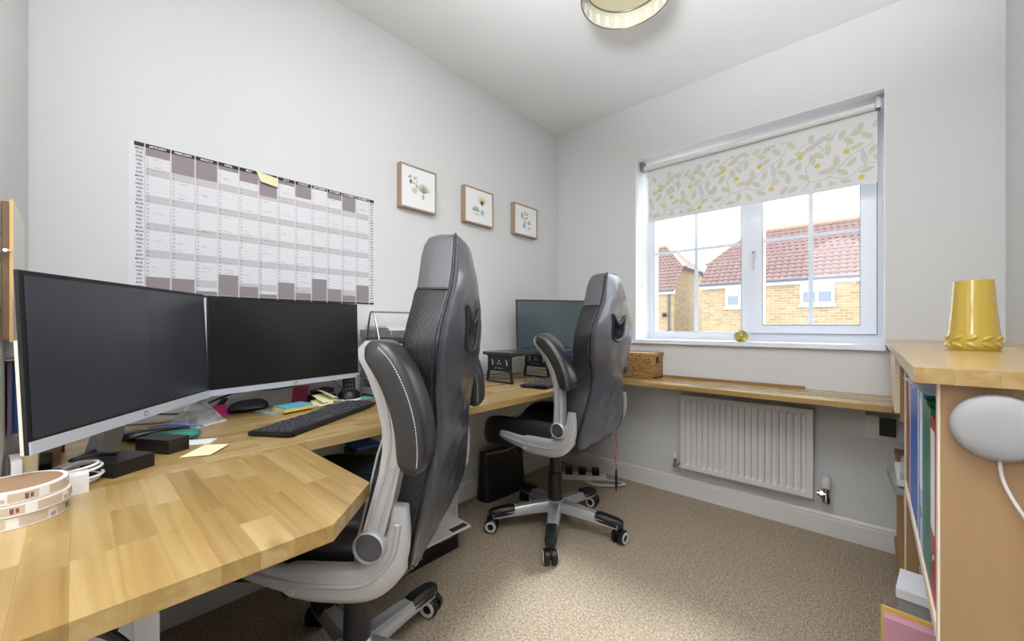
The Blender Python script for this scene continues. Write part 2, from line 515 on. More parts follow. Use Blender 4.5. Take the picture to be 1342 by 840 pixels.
rim(-.514, .02, WZ0 + .045, WZ1 - .043, fy0 - .003, .0025, 'sash_gap_shadow')  # grey line laid around the sash to stand for the gap's shadow
rim(-1.081, -.565, .952, WZ1 - .08, fy0 - .0021, .002, 'pane_seal')
rim(-.452, -.042, .9946, WZ1 - .0926, fy0 - .0202, .002, 'pane_seal')
hd = B(); box(hd, -.505, -.485, fy0 - .026, fy0 - .018, 1.36, 1.42); box(hd, -.501, -.489, fy0 - .042, fy0 - .026, 1.395, 1.412); box(hd, -.501, -.489, fy0 - .048, fy0 - .038, 1.31, 1.412)
h = wpart('window_handle', hd, white2, bevel=.003)
obj('lock_button', lathe(B(), [(.004, -.003), (.004, .002)], 10, (-.495, fy0 - .049, 1.403), 'Y'), mat('lock_green', (40, 120, 110), .4), h)

# ------------------------------------------------------------------ roller blind
bl = thing('roller_blind', 'white roller blind with pale leaf branches and yellow fruit print', 'blind', (WX0, 2.47, 2.0))
I = Matrix.Translation(-Vector(bl.location))
def loc_to(bm, o):
    for v in bm.verts: v.co -= Vector(o.location)
    return bm
bm = tube(B(), [(-1.085, 2.475, 2.002), (.012, 2.475, 2.002)], .016, 14)
obj('roller_tube', loc_to(bm, bl), white, bl, smooth=True)
for x in (-1.096, .022):
    bm = bx(x - .006, x + .01, 2.455, 2.50, 1.985, 2.044); obj('bracket', loc_to(bm, bl), steel, bl, bevel=.002)
bm = bx(-1.078, .02, 2.4905, 2.4975, 1.95, 2.001); obj('fascia', loc_to(bm, bl), white, bl)
fabric_m = mat('blind_cloth', (226, 226, 226), .85)
FZ0, FZ1, FX0, FX1, FY = 1.655, 1.998, -1.064, .022, 2.4925
bm = bx(FX0, FX1, FY - .003, FY - .002, FZ0, FZ1)
fab = obj('fabric', loc_to(bm, bl), fabric_m, bl)
bm = bx(FX0, FX1, FY - .006, FY - .0032, FZ0, FZ0 + .022)
obj('hem_bar', loc_to(bm, bl), fabric_m, bl, bevel=.001)
bm = tube(B(), [(-1.1, 2.468, 2.0), (-1.1, 2.468, 1.24)], .0014, 6); box(bm, -1.103, -1.097, 2.465, 2.471, 1.235, 1.26)
obj('pull_cord', loc_to(bm, bl), white, bl)
# printed pattern: positions are (across 0..1.09, up from hem 0..0.30)
bm = B(); yp = FY - .0034
NL = [0]
def leafpoly(x, z, ang, l, wd, mi, y=yp):
    pts = []; NL[0] += 1; y = y - .0003 + NL[0] * .0000022
    for k in range(12):
        a = 2 * PI * k / 12; u = math.cos(a) * l / 2; v = math.sin(a) * wd / 2 * (1 - .25 * abs(math.cos(a)) ** 3)
        if abs(math.cos(a)) > .99: v = 0
        X = x + u * math.cos(ang) - v * math.sin(ang); Z = z + u * math.sin(ang) + v * math.cos(ang)
        pts.append((min(max(X, FX0 + .001), FX1 - .001), min(max(Z, FZ0 + .001), 1.949)))
    try: bm.faces.new([bm.verts.new((p[0], y, p[1])) for p in pts]).material_index = mi
    except ValueError: pass
def strand(pts, wd, mi, y=yp + .0001):
    C = crv([(p[0], 0, p[1]) for p in pts], 6)
    for a, b in zip(C, C[1:]):
        d = (b - a); n_ = Vector((-d.z, 0, d.x)).normalized() * wd / 2
        q = [a + n_, b + n_, b - n_, a - n_]
        if all(FX0 < p.x < FX1 and FZ0 < p.z < 1.949 for p in q):
            bm.faces.new([bm.verts.new((p.x, y, p.z)) for p in q]).material_index = mi
rn = random.Random(5)
rep = .36
base_leaves = [(.03, .05, 20), (.07, .10, 150), (.05, .16, 60), (.11, .18, 110), (.10, .24, 30), (.16, .27, 160), (.17, .21, 80), (.20, .15, 100), (.15, .11, 10), (.22, .09, 140), (.26, .13, 60),
               (.27, .20, 20), (.31, .24, 130), (.33, .17, 70), (.31, .08, 20), (.24, .04, 160), (.13, .04, 80), (.35, .29, 40), (.22, .27, 60), (.02, .28, 120), (.29, .29, 100), (.005, .11, 80), (.09, .015, 20), (.19, .03, 120), (.345, .03, 60), (.06, .225, 150), (.13, .195, 130), (.185, .115, 50), (.345, .125, 150), (.245, .235, 140), (.275, .265, 30), (.105, .29, 90), (.025, .195, 30)]
base_fruit = [(.125, .145), (.235, .185), (.29, .05), (.055, .205)]
for k in range(-1, 4):
    ox = FX0 + k * rep + .02
    oz = FZ0 + (.012 if k % 2 else -.012)
    for x, z, a in base_leaves:
        leafpoly(ox + x + rn.uniform(-.006, .006), oz + z, R(a + rn.uniform(-12, 12)), rn.uniform(.048, .058), rn.uniform(.023, .028), 0)
    for x, z in base_fruit:
        X, Z = ox + x, oz + z
        if FX0 + .014 < X < FX1 - .014 and Z < 1.935:
            bm.faces.new([bm.verts.new((X + .0125 * math.cos(t * PI / 7), yp - .0004, Z + .0125 * math.sin(t * PI / 7))) for t in range(14)]).material_index = 1
    strand([(ox + .02, oz), (ox + .09, oz + .07), (ox + .08, oz + .15), (ox + .15, oz + .22), (ox + .2, oz + .3)], .0042, 2)
    strand([(ox + .09, oz + .07), (ox + .17, oz + .08), (ox + .25, oz + .16), (ox + .33, oz + .2), (ox + .37, oz + .27)], .004, 2)
    strand([(ox + .17, oz + .08), (ox + .24, oz + .06), (ox + .32, oz + .11), (ox + .38, oz + .07)], .0033, 2)
    strand([(ox + .15, oz + .22), (ox + .1, oz + .27), (ox + .05, oz + .25)], .0033, 2)
    strand([(ox + .25, oz + .16), (ox + .24, oz + .23), (ox + .27, oz + .29)], .0033, 2)
    bx_, bz_ = ox + .3, oz + .2
    leafpoly(bx_, bz_ - .06, R(100), .06, .026, 3, yp + .00005); leafpoly(bx_ + .004, bz_ - .1, R(96), .04, .01, 3, yp + .00005); leafpoly(bx_ - .006, bz_ - .03, R(80), .02, .018, 3, yp)
    leafpoly(ox + .13, oz + .262, R(30), .07, .024, 3, yp + .00005); leafpoly(ox + .17, oz + .285, R(45), .03, .01, 3, yp + .00005)
obj('printed_pattern', loc_to(bm, bl), [mat('print_sage', (206, 207, 186), .9), mat('print_yellow', (218, 198, 110), .9), mat('print_stem', (198, 199, 184), .9), mat('print_bird', (206, 206, 208), .9)], fab)

# ------------------------------------------------------------------ worktops
DZ0, DZ1 = .657, .683
wt = thing('main_worktop', 'long oak block worktop along the left wall under the year planner', 'worktop', (XB, YA, DZ0))
def wtop(name, poly, axis, m, root, seed, z0=DZ0, z1=DZ1, **k):
    l = root.location
    worktop(root, [(x - l.x, y - l.y) for x, y in poly], z0 - l.z, z1 - l.z, axis, m, seed=seed, **k)
wtop('', [(XB + .001, YA + .001), (-1.1185, YA + .001), (-1.1185, YC - .001), (XB + .001, YC - .001)], 'Y', wood_y, wt, 3)
pn = thing('peninsula_worktop', 'oak block desk end jutting out in the left foreground with clipped corner', 'worktop', (-1.118, -.18, DZ0))
wtop('', [(-1.1175, -.083), (-1.0913, -.083), (-1.0913, .393), (-1.1175, .393)], 'X', wood_x, pn, 2)
wtop('', [(-1.0912, -.18), (-.622, -.18), (-.622, .272), (-.735, .393), (-1.0912, .393)], 'X', wood_x, pn, 12, lo=.12, hi=.34)
wd = thing('window_worktop', 'narrow oak worktop below the window above the radiator', 'worktop', (-1.118, 2.09, DZ0))
wtop('', [(-1.1175, 2.09), (.061, 2.09), (.061, YC - .001), (-1.1175, YC - .001)], 'X', wood_x, wd, 8, z0=.66, lo=.25, hi=.6)
tag(obj('wood_strip', bx(-.93, -.24, 2.378, 2.402, DZ1, DZ1 + .012), mat('brown_strip', (150, 110, 62), .5), bevel=.002), 'thin brown wooden strip along the back of the window worktop', 'strip')
# support under the peninsula
sp = thing('desk_support', 'white metal support panel under the desk in the lower left corner', 'desk support', (-.9, -.05, 0))
obj('panel', bx(-.16, .145, -.1, .128, 0, .655), white2, sp, bevel=.003)
obj('edge_strip', bx(.1455, .158, .105, .131, 0, .655), mat('pale_edge', (225, 226, 230), .4), sp, bevel=.002)
obj('screw_hole', lathe(B(), [(.006, 0), (.006, .003)], 12, (.144, .085, .585), 'X'), black, sp)
cb = [v + Vector((.022, 0, 0)) for v in crv([(-.748, -.02, .63), (-.742, .03, .6), (-.735, .06, .54), (-.735, .07, .46), (-.73, .05, .38)], 8)]
bmc = tube(B(), cb, .006, 8); tube(bmc, [v + Vector((.02, 0, 0)) for v in crv([(-.748, -.03, .6), (-.74, -.02, .5), (-.738, .01, .42), (-.74, .05, .44), (-.73, .1, .5), (-.72, .13, .47), (-.73, .1, .4), (-.75, .0, .36)], 8)], .003, 6)
tag(obj('black_cable', bmc, black, smooth=True), 'black cable looping down in front of the white desk support', 'cable')

# ------------------------------------------------------------------ year planner
cal = thing('wall_planner', 'large grey and white 2025 year planner poster on the left wall', 'calendar', (XB, .114, 1.09))
XP = XB + .0015
Mc = lambda x, y, z: Matrix.Translation((x - XB, y - .114, z - 1.09)) @ Matrix(((0, 0, 1, 0), (1, 0, 0, 0), (0, 1, 0, 0), (0, 0, 0, 1)))
obj('sheet', bx(.0005, .0015, 0, .829, -.004, .485), mat('poster_paper', (222, 221, 224), .8), cal)
def quads(name, rects, m, x, split=False):
    if split:
        for r_ in rects: quads(name, [r_], m, x)
        return
    bm = B()
    for y0, y1, z0, z1 in rects:
        bm.faces.new([bm.verts.new((x, a - .114, b - 1.09)) for a, b in ((y0, z0), (y1, z0), (y1, z1), (y0, z1))])
    return obj(name, bm, m, cal)
m0, mp_ = .152, .0636; zt = 1.562; rp = .01249
offs = [2, 5, 5, 1, 3, 6, 1, 4, 0, 2, 5, 0]; days = [31, 28, 31, 30, 31, 30, 31, 31, 30, 31, 30, 31]
quads('header_bar', [(m0 + i * mp_ + .0015, m0 + (i + 1) * mp_ - .0015, zt, 1.575) for i in range(12)] + [(.127, .1505, zt, 1.575), (.917, .939, zt, 1.575)] + [(m0 + i * mp_ + .0015, m0 + (i + 1) * mp_ - .0015, 1.09, 1.0985) for i in range(12)] + [(.917, .939, 1.09, 1.0985)], mat('planner_black', (52, 48, 50), .8), .0018, True)
quads('weekend_band', [(m0 + i * mp_ + .002, m0 + (i + 1) * mp_ - .002, zt - (k + 2) * rp, zt - k * rp) for i in range(12) for k in (5, 12, 19, 26, 33)], mat('planner_grey', (196, 193, 196), .8), .0017, True)
bl_m = mat('planner_mauve', (148, 136, 140), .8)
rr_ = []
for i in range(12):
    a, b = m0 + i * mp_ + .002, m0 + (i + 1) * mp_ - .002
    if offs[i]: rr_.append((a, b, zt - offs[i] * rp, zt))
    rr_.append((a, b, zt - 37 * rp, zt - (offs[i] + days[i]) * rp))
quads('blank_block', rr_, bl_m, .0019, True)
quads('row_lines', [(m0 + .002, .915, zt - k * rp - .0003, zt - k * rp + .0003) for k in range(1, 37)], mat('planner_line', (200, 198, 200), .8), .00175)
quads('column_lines', [(m0 + i * mp_ - .0007, m0 + i * mp_ + .0007, 1.09, 1.575) for i in range(13)], mat('planner_line2', (186, 182, 186), .8), .00195)
names = ['JANUARY', 'FEBRUARY', 'MARCH', 'APRIL', 'MAY', 'JUNE', 'JULY', 'AUGUST', 'SEPTEMBER', 'OCTOBER', 'NOVEMBER', 'DECEMBER']
bm = B(); bd = B(); bn = B()
for i, n_ in enumerate(names):
    merge(bm, text_mesh(n_, .0098, Mc(XB + .0021, m0 + (i + .5) * mp_, zt + .0032), bold=.0002))
    if True:
        s = '\n'.join(str(d + 1) for d in range(days[i]))
        # line pitch of the built-in font at size 1 is 1.0
        merge(bn, text_mesh(s, .0085, Mc(XB + .0021, m0 + i * mp_ + .0065, zt - (offs[i] + .8) * rp), line=rp / .0085))
wk = ['MON', 'TUE', 'WED', 'THU', 'FRI', 'SAT', 'SUN']
s = '\n'.join(wk[k % 7] for k in range(37))
for y in (.139, .928):
    merge(bd, text_mesh(s, .0082, Mc(XB + .0021, y, zt - .8 * rp), line=rp / .0082, bold=.0002))
obj('month_lettering', bm, paper_m, cal)
obj('day_lettering', bd, mat('ink_dark', (60, 58, 62), .8), cal)
obj('date_numbers', bn, mat('ink_red_brown', (122, 78, 84), .8), cal)
# handwritten notes as thin pen strokes
bm = B(); rn = random.Random(11)
for i in range(12):
    for _ in range(9):
        k = rn.randrange(offs[i], offs[i] + days[i]); y = m0 + i * mp_ + .014 + rn.uniform(0, .008); z = zt - (k + .6) * rp
        L_ = rn.uniform(.012, .036); st = int(L_ / .0022); pv = None
        for q in range(st):
            pt = (y + q * .0022 + rn.uniform(-.0004, .0004), z + rn.uniform(-.0016, .0028))
            if pv:
                d = Vector((pt[0] - pv[0], pt[1] - pv[1])); n2 = Vector((-d.y, d.x)).normalized() * .00035
                bm.faces.new([bm.verts.new((.0022, a - .114, b - 1.09)) for a, b in ((pv[0] + n2.x, pv[1] + n2.y), (pt[0] + n2.x, pt[1] + n2.y), (pt[0] - n2.x, pt[1] - n2.y), (pv[0] - n2.x, pv[1] - n2.y))])
            pv = pt if rn.random() > .12 else None
obj('pen_notes', bm, mat('pen_ink', (92, 92, 100), .8), cal)
# yellow note over the June heading
yn = mat('pale_yellow_note', (226, 222, 178), .8)
bm = B()
vs = [bm.verts.new(p) for p in ((XB + .0035, .461, 1.576), (XB + .004, .536, 1.565), (XB + .010, .532, 1.530), (XB + .009, .474, 1.538))]
vt = [bm.verts.new((v.co.x + .0008, v.co.y, v.co.z)) for v in vs]
bm.faces.new(vs); bm.faces.new(vt[::-1])
for i in range(4): bm.faces.new((vs[i], vs[(i + 1) % 4], vt[(i + 1) % 4], vt[i]))
tag(obj('sticky_note', bm, yn), 'pale yellow sticky note curling off the top edge of the year planner', 'note')

# ------------------------------------------------------------------ three framed pictures
frame_m = mat('walnut_frame', (172, 148, 126), .5, noise=.1, nscale=40)
canvas_m = mat('canvas_white', (236, 237, 236), .8)
greens = [mat('paint_green', (168, 184, 148), .9), mat('paint_dark_green', (134, 154, 124), .9), mat('paint_blush', (218, 198, 188), .9), mat('paint_lime', (212, 216, 158), .9), mat('paint_grey', (180, 186, 186), .9), mat('paint_pale', (214, 212, 180), .9)]
def picture(y0, y1, z0, z1, label, kind):
    t = thing('framed_picture', label, 'picture', (XB, y0, z0), 0, 'small framed plant pictures')
    W, Hh = y1 - y0, z1 - z0; fw = .007; dp = .034
    bm = B()
    box(bm, .001, dp, 0, fw, 0, Hh); box(bm, .001, dp, W - fw, W, 0, Hh); box(bm, .001, dp, fw, W - fw, 0, fw); box(bm, .001, dp, fw, W - fw, Hh - fw, Hh)
    obj('frame', bm, frame_m, t, bevel=.001)
    cv = obj('canvas', bx(.012, dp - .005, fw, W - fw, fw, Hh - fw), canvas_m, t)
    bm = B(); X = dp - .0045
    def lf(y, z, a, l, w_, mi):
        pts = [(math.cos(2 * PI * k / 10) * l / 2, math.sin(2 * PI * k / 10) * w_ / 2) for k in range(10)]
        bm.faces.new([bm.verts.new((X + mi * .00005, W / 2 + y + u * math.cos(a) - v * math.sin(a), Hh / 2 + z + u * math.sin(a) + v * math.cos(a))) for u, v in pts]).material_index = mi
    rn = random.Random(kind)
    if kind == 1:
        for k in range(16): lf(-.03 + rn.uniform(-.028, .03), .03 + rn.uniform(-.02, .025), rn.uniform(0, PI), .016, .007, 0)
        lf(-.024, -.012, 0, .034, .03, 2)
        for k in range(11): a = R(25 + k * 13); lf(.03 + math.cos(a) * .022, -.02 + math.sin(a) * .03, a, .05, .005, 1 if k % 2 else 0)
        lf(.028, -.035, PI / 2, .03, .014, 0)
    elif kind == 2:
        for k in range(9): a = R(40 + k * 13); lf(.024 + math.cos(a) * .02, .01 + math.sin(a) * .028, a, .06, .007, 3)
        lf(.026, -.03, PI / 2, .036, .03, 4)
        for k in range(10): a = R(10 + k * 18); lf(-.025 + math.cos(a) * .018, -.03 + math.sin(a) * .018, a, .03, .006, 4 if k % 2 else 1)
        lf(-.02, -.045, 0, .05, .012, 5)
    else:
        for k, (y, z, a) in enumerate(((-.035, .04, 120), (-.01, .05, 80), (.012, .045, 50), (-.03, .015, 150), (.006, .018, 30), (-.012, -.01, 95), (-.04, .03, 60))): lf(y, z, R(a), .034, .011, 0)
        bm.faces.new([bm.verts.new((X, W / 2 + a, Hh / 2 + b)) for a, b in ((-.03, -.05), (-.005, -.05), (-.005, -.02), (-.03, -.02))]).material_index = 4
        for k in range(8): a = R(20 + k * 20); lf(.032 + math.cos(a) * .012, -.02 + math.sin(a) * .015, a, .03, .006, 5)
        lf(.032, -.045, 0, .034, .024, 5)
    obj('painted_plants', bm, greens, cv)
    return t
picture(1.06, 1.274, 1.573, 1.788, 'framed picture nearest the year planner with pink bowl and spiky green plant', 1)
picture(1.468, 1.697, 1.579, 1.785, 'middle framed picture with pale yellow plant in a grey pot', 2)
picture(1.887, 2.123, 1.582, 1.783, 'framed picture nearest the room corner with leafy sprig in square grey pot', 3)

# ------------------------------------------------------------------ monitors
def monitor(root_loc, yaw, W, Hh, z0, tilt, scr, bez_h, label, stand=True, bezel=silver, thick=.0135, back=white, name='monitor', stand_x=-.09):
    """root at desk level below panel centre; local +X = facing direction"""
    t = thing(name, label, 'monitor', (root_loc[0], root_loc[1], DZ1), yaw)
    zz = z0 - DZ1
    M = Matrix.Translation((0, 0, zz)) @ Matrix.Rotation(-tilt, 4, 'Y')
    obj('back_shell', bx(-thick, -.0075, -W / 2 + .0015, W / 2 - .0015, .0, Hh * .62, M), back, t, bevel=.002)
    obj('upper_shell', bx(-thick * .6, -.0075, -W / 2 + .002, W / 2 - .002, Hh * .62, Hh, M), black, t, bevel=.001)
    sf = obj('screen_surround', bx(-.007, -.001, -W / 2, W / 2, 0, Hh, M), black, t, bevel=.0015)
    obj('screen', bx(-.0008, .0004, -W / 2 + .008, W / 2 - .008, bez_h + .004, Hh - .008, M), scr, t)
    if bez_h:
        bz = obj('lower_bezel', bx(-.0008, .002, -W / 2 + .001, W / 2 - .001, 0, bez_h, M), bezel, t, bevel=.001)
        obj('emblem', lathe(B(), [(.0065, .0021), (.0065, .0027)], 20, (0, 0, bez_h / 2), 'X').copy() if False else trans(lathe(B(), [(.0068, .0021), (.0068, .0027)], 20, (0, 0, bez_h / 2), 'X'), M), mat('emblem_grey', (150, 154, 162), .35, .6), bz)
        Mt = M @ Matrix.Translation((.0029, 0, bez_h / 2 - .003)) @ Matrix(((0, 0, 1, 0), (1, 0, 0, 0), (0, 1, 0, 0), (0, 0, 0, 1)))
        obj('emblem_lettering', text_mesh('hp', .0095, Mt, bold=.0001), paper_m, bz)
    if stand == 'wall':
        M3 = Matrix.Translation((0, 0, zz + Hh * .5))
        st = bx(-.04, -.018, -.05, .05, -.05, .05, M3); tube(st, [(-.04, 0, zz + Hh * .5), (stand_x, 0, zz + Hh * .5)], .016, 10)
        obj('mounting_arm', st, black, t)
    else:
        st = B(); prism(st, [(stand_x - .012, .011), (stand_x + .018, .011), (-.02, zz + Hh * .5), (-.034, zz + Hh * .5)], -.03, .03, 'Y')
        obj('stand_neck', st, silver, t, bevel=.004)
        obj('stand_base', bx(stand_x - .045, stand_x + .022, -.06, .06, .0005, .010), silver, t, bevel=.004)
    return t
def trans(bm, M):
    for v in bm.verts: v.co = M @ v.co
    return bm
silver_b = mat('silver_bezel', (196, 202, 214), .35, .2)
monitor((-1.243, .111), .936, .54, .306, .7796, .048, scr1, .021, 'dark computer monitor closest to the camera beside the near left wall', bezel=silver_b, back=mat('cream_back', (226, 220, 205), .45))
monitor((-1.541, .5375), .202, .5395, .305, .7776, .024, scr2, .018, 'black computer monitor below the year planner behind the full keyboard', stand='wall', stand_x=-.15, bezel=silver_b, back=mat('cream_back', (226, 220, 205), .45))
monitor((-1.435, 2.014), -.593, .53, .30, .854, .107, scr3, 0, 'grey glossy monitor in the far corner behind the second chair', thick=.015, back=black)

# ------------------------------------------------------------------ keyboards
def keyboard(loc, rz, L_, W_, label, name='keyboard'):
    t = thing(name, label, 'keyboard', (loc[0], loc[1], DZ1), rz)
    M = Matrix.Rotation(R(-2.0), 4, 'X')
    obj('base', bx(-L_ / 2, L_ / 2, -W_ / 2, W_ / 2, .005, .015, M), mat('charcoal_plastic', (26, 26, 28), .45), t, bevel=.003)
    bm = B(); rows = [15, 15, 14, 13, 12]; pit = .019 * (L_ / .44)
    y = W_ / 2 - .014
    for r_ in range(6):
        n_ = 22; x = -L_ / 2 + .008
        while x < L_ / 2 - .012:
            w_ = pit - .0035
            if r_ == 5 and -.12 < x < -.02: w_ = .1
            if not (abs(x - (.115 * L_ / .44)) < .004 or (r_ == 0 and random.random() < .12)):
                h_ = .0205
                M2 = M
                vs = []
                for (a, b, c) in ((x, y - W_ / 7.2 + .0035, .0145), (x + w_, y - W_ / 7.2 + .0035, .0145), (x + w_, y, .0145), (x, y, .0145), (x + .0015, y - W_ / 7.2 + .005, h_), (x + w_ - .0015, y - W_ / 7.2 + .005, h_), (x + w_ - .0015, y - .0015, h_), (x + .0015, y - .0015, h_)):
                    vs.append(bm.verts.new(M2 @ Vector((a, b, c))))
                for f in ((4, 5, 6, 7), (0, 1, 5, 4), (1, 2, 6, 5), (2, 3, 7, 6), (3, 0, 4, 7)): bm.faces.new([vs[i] for i in f])
            x += w_ + .0035
        y -= W_ / 6.9
    tag(obj('keys', bm, mat('key_plastic', (68, 68, 74), .4), t), kind='stuff')
    bf = B(); box(bf, -L_ / 2 + .03, -L_ / 2 + .05, W_ / 2 - .02, W_ / 2 - .01, 0, .009); box(bf, L_ / 2 - .05, L_ / 2 - .03, W_ / 2 - .02, W_ / 2 - .01, 0, .009); box(bf, -L_ / 2 + .03, L_ / 2 - .03, -W_ / 2 + .01, -W_ / 2 + .016, 0, .0085)
    obj('feet', bf, black, t)
    return t
keyboard((-1.352, .553), R(121), .445, .135, 'full size black keyboard in front of the monitor under the planner')
keyboard((-1.27, 1.725), R(100), .42, .15, 'slim black keyboard beside the black laptop riser')

# ------------------------------------------------------------------ office chairs
def make_chair(label, loc, yaw, base_off, arm_rot):
    t = thing('office_chair', label, 'chair', (loc[0], loc[1], 0), yaw, None)
    # base
    bs = base_off - yaw
    bm = lathe(B(), [(.0, .085), (.045, .085), (.05, .1), (.048, .128), (.036, .14), (.0, .14)], 24)
    hub = obj('base_hub', bm, silver, t, smooth=True)
    for k in range(5):
        a = bs + k * 2 * PI / 5; M = Matrix.Rotation(a, 4, 'Z')
        bm = B(); rings = []
        for i in range(9):
            q = i / 8; r_ = .035 + q * .275; zc = .112 - .03 * q ** 1.3 ; hw = .031 - .008 * q; hh = .024 - .008 * q
            ring = []
            for (u, v) in ((-1, -1), (-1.05, .2), (-.65, 1), (-.25, .88), (.25, .88), (.65, 1), (1.05, .2), (1, -1)):
                ring.append(bm.verts.new(M @ Vector((r_, u * hw, zc + v * hh))))
            rings.append(ring)
        for p, q in zip(rings, rings[1:]):
            for j in range(8): bm.faces.new((p[j], p[(j + 1) % 8], q[(j + 1) % 8], q[j]))
        bm.faces.new(rings[0][::-1]); bm.faces.new(rings[-1])
        lg = obj('leg', bm, silver, t, smooth=True)
        bm = B(); rings = []
        for i in range(6):
            q = i / 5; r_ = .205 + q * .125; zc = .102 - .018 * q; hw = .0258 - .003 * q - (.007 if i == 5 else 0); hh = .0195 - (.006 if i in (0, 5) else 0)
            rings.append([bm.verts.new(M @ Vector((r_, u * hw, zc + v * hh))) for (u, v) in ((-1.05, -.75), (-1.05, .5), (-.7, 1.05), (.7, 1.05), (1.05, .5), (1.05, -.75))])
        for p, q in zip(rings, rings[1:]):
            for j in range(6): bm.faces.new((p[j], p[(j + 1) % 6], q[(j + 1) % 6], q[j]))
        bm.faces.new(rings[0][::-1]); bm.faces.new(rings[-1])
        obj('end_cap', bm, black, lg, smooth=True)
        # caster: two wheels, hood, stem
        cx, cy = .315 * math.cos(a), .315 * math.sin(a); ca = a + R(70 + 31 * k)
        Mc_ = Matrix.Translation((cx, cy, .0325)) @ Matrix.Rotation(ca, 4, 'Z') @ Matrix.Scale(1.13, 4)
        bm = lathe(B(), [(0, -.026), (.024, -.026), (.0285, -.021), (.0285, -.006), (.012, -.004), (.012, .004), (.0285, .006), (.0285, .021), (.024, .026), (0, .026)], 20, axis='Y')
        cs = obj('caster', trans(bm, Mc_), black, t, smooth=True)
        for s_ in (-1, 1):
            bm = lathe(B(), [(.0135, s_ * .0255), (.0135, s_ * .0285), (.0225, s_ * .0285), (.0225, s_ * .0255)], 20, axis='Y')
            for f in list(bm.faces):
                if len(f.verts) > 4: bm.faces.remove(f)
            obj('wheel_ring', trans(bm, Mc_), mat('pale_ring', (214, 210, 204), .4), cs, smooth=True)
        bm = tube(B(), [(.0, 0, .02), (0, 0, .052)], .009, 10); box(bm, -.02, .02, -.005, .005, .01, .034)
        obj('caster_hood', trans(bm, Mc_), black, cs)
    bm = lathe(B(), [(0, .13), (.036, .13), (.036, .155), (.033, .27), (.0275, .275), (.0265, .40), (0, .40)], 24)
    obj('gas_column', bm, mat('column_black', (44, 44, 48), .35), t, smooth=True)
    bm = bx(-.11, .10, -.08, .08, .395, .45); box(bm, -.16, -.11, -.03, .03, .41, .45)
    obj('tilt_mechanism', bm, black, t, bevel=.008)
    # seat cushion
    def zt_(a, b):
        side = max(0, (abs(b) - .55) / .45); front = max(0, (a - .5) / .5)
        return .518 + .052 * math.sin(min(1, side * 1.5) * PI / 2) - .03 * front ** 2 - .008 * max(0, .5 - abs(b))
    def zb_(a, b): return .44 + .02 * max(0, a) * -1
    bm = pillow(B(), .268, .262, zt_, zb_, .475, 24, 24, 14, .35)
    for v in bm.verts: v.co.x += .03
    seat = obj('seat', bm, leather, t, smooth=True)
    bm = tube(B(), crv([(.27, -.15, .508), (.1, -.15, .53), (-.05, -.15, .532), (-.18, -.16, .533)]), .0022, 6); tube(bm, crv([(.27, .15, .508), (.1, .15, .53), (-.05, .15, .532), (-.18, .16, .533)]), .0022, 6)
    tube(bm, [(.27, -.15, .505), (.27, .15, .505)], .0022, 6)
    obj('seat_seam', bm, pipe_m, seat)
    # side frames with pivot, arms and pads
    PV = (-.182, .57)
    for s_ in (-1, 1):
        Y = .298 * s_
        path = [(v.x, v.z) for v in crv([(.115, 0, .512), (.085, 0, .505), (0, 0, .49), (-.09, 0, .486), (-.17, 0, .495), (-.218, 0, .54), (-.233, 0, .59), (-.236, 0, .645)], 5)]
        n_ = len(path); tp = [min(1, .45 + 1.5 * i / n_) if i < n_ * .4 else (1 if i < n_ * .7 else 1 - .5 * (i - n_ * .7) / (n_ * .3)) for i in range(n_)]
        tp = [1.25 * x if n_ * .3 < i < n_ * .72 else x for i, x in enumerate(tp)]
        bm = sweepy(B(), path, .014, .03, Y, 3.2, 14, tp)
        sfm = obj('side_frame', bm, silver, t, smooth=True)
        bm = sweepy(B(), path[3:-3], .006, .0065, Y + .013 * s_, 2, 8)
        obj('frame_ridge', bm, silver, sfm, smooth=True)
        for (a, b) in ((-.02, .472), (-.2, .50)):
            bm = lathe(B(), [(.0085, .0135 * s_), (.0085, .0155 * s_), (.0075, .0165 * s_)], 14, (a, Y, b), 'Y')
            obj('screw_cover', bm, silver, sfm, smooth=True)
        bm = tube(B(), [(-.10, Y, .47), (-.10, .08 * s_, .43)], .012, 8); tube(bm, [(.0, Y, .46), (.0, .08 * s_, .43)], .012, 8)
        obj('bracket', bm, black, sfm)
        # arm (own origin at the pivot)
        arm_out = [(.022, 0), (.019, .08), (.018, .14), (.022, .185), (.034, .226), (.058, .273), (.086, .314), (.111, .343), (.117, .362), (.106, .38), (.094, .372), (.065, .335), (.03, .29), (.004, .245), (-.012, .205), (-.02, .16), (-.022, .1), (-.021, 0)]
        bm = prism(B(), arm_out, -.016, .016, 'Y')
        arm = obj('armrest', bm, silver, t, loc=(PV[0], Y, PV[1]), rot=(0, -arm_rot, 0), bevel=.007, seg=3, smooth=True)
        bm = sweepy(B(), [(v.x, v.z) for v in crv([(.012, 0, .03), (.010, 0, .1), (.008, 0, .16), (.014, 0, .21), (.04, 0, .272), (.075, 0, .325)], 5)], .006, .006, .0135 * s_, 2, 8)
        sweepy(bm, [(v.x, v.z) for v in crv([(-.010, 0, .03), (-.011, 0, .1), (-.010, 0, .15), (-.004, 0, .16)], 5)], .005, .005, .0135 * s_, 2, 8)
        obj('arm_ridge', bm, silver, arm, smooth=True)
        pp = [(v.x, v.z) for v in crv([(.09, 0, .378), (.047, 0, .352), (.006, 0, .306), (-.024, 0, .255), (-.042, 0, .205), (-.049, 0, .165)], 6)]
        n_ = len(pp); tp = [max(.35, min(1, (1 - (abs(2 * i / (n_ - 1) - 1)) ** 7) ** .5)) for i in range(n_)]
        bm = sweepy(B(), pp, .044, .031, .014 * s_, 4.2, 24, tp)
        pad = obj('arm_pad', bm, leather_pad, arm, smooth=True)
        bm = B()
        off = [(x - .013, z + .010) for x, z in pp[2:-2]]
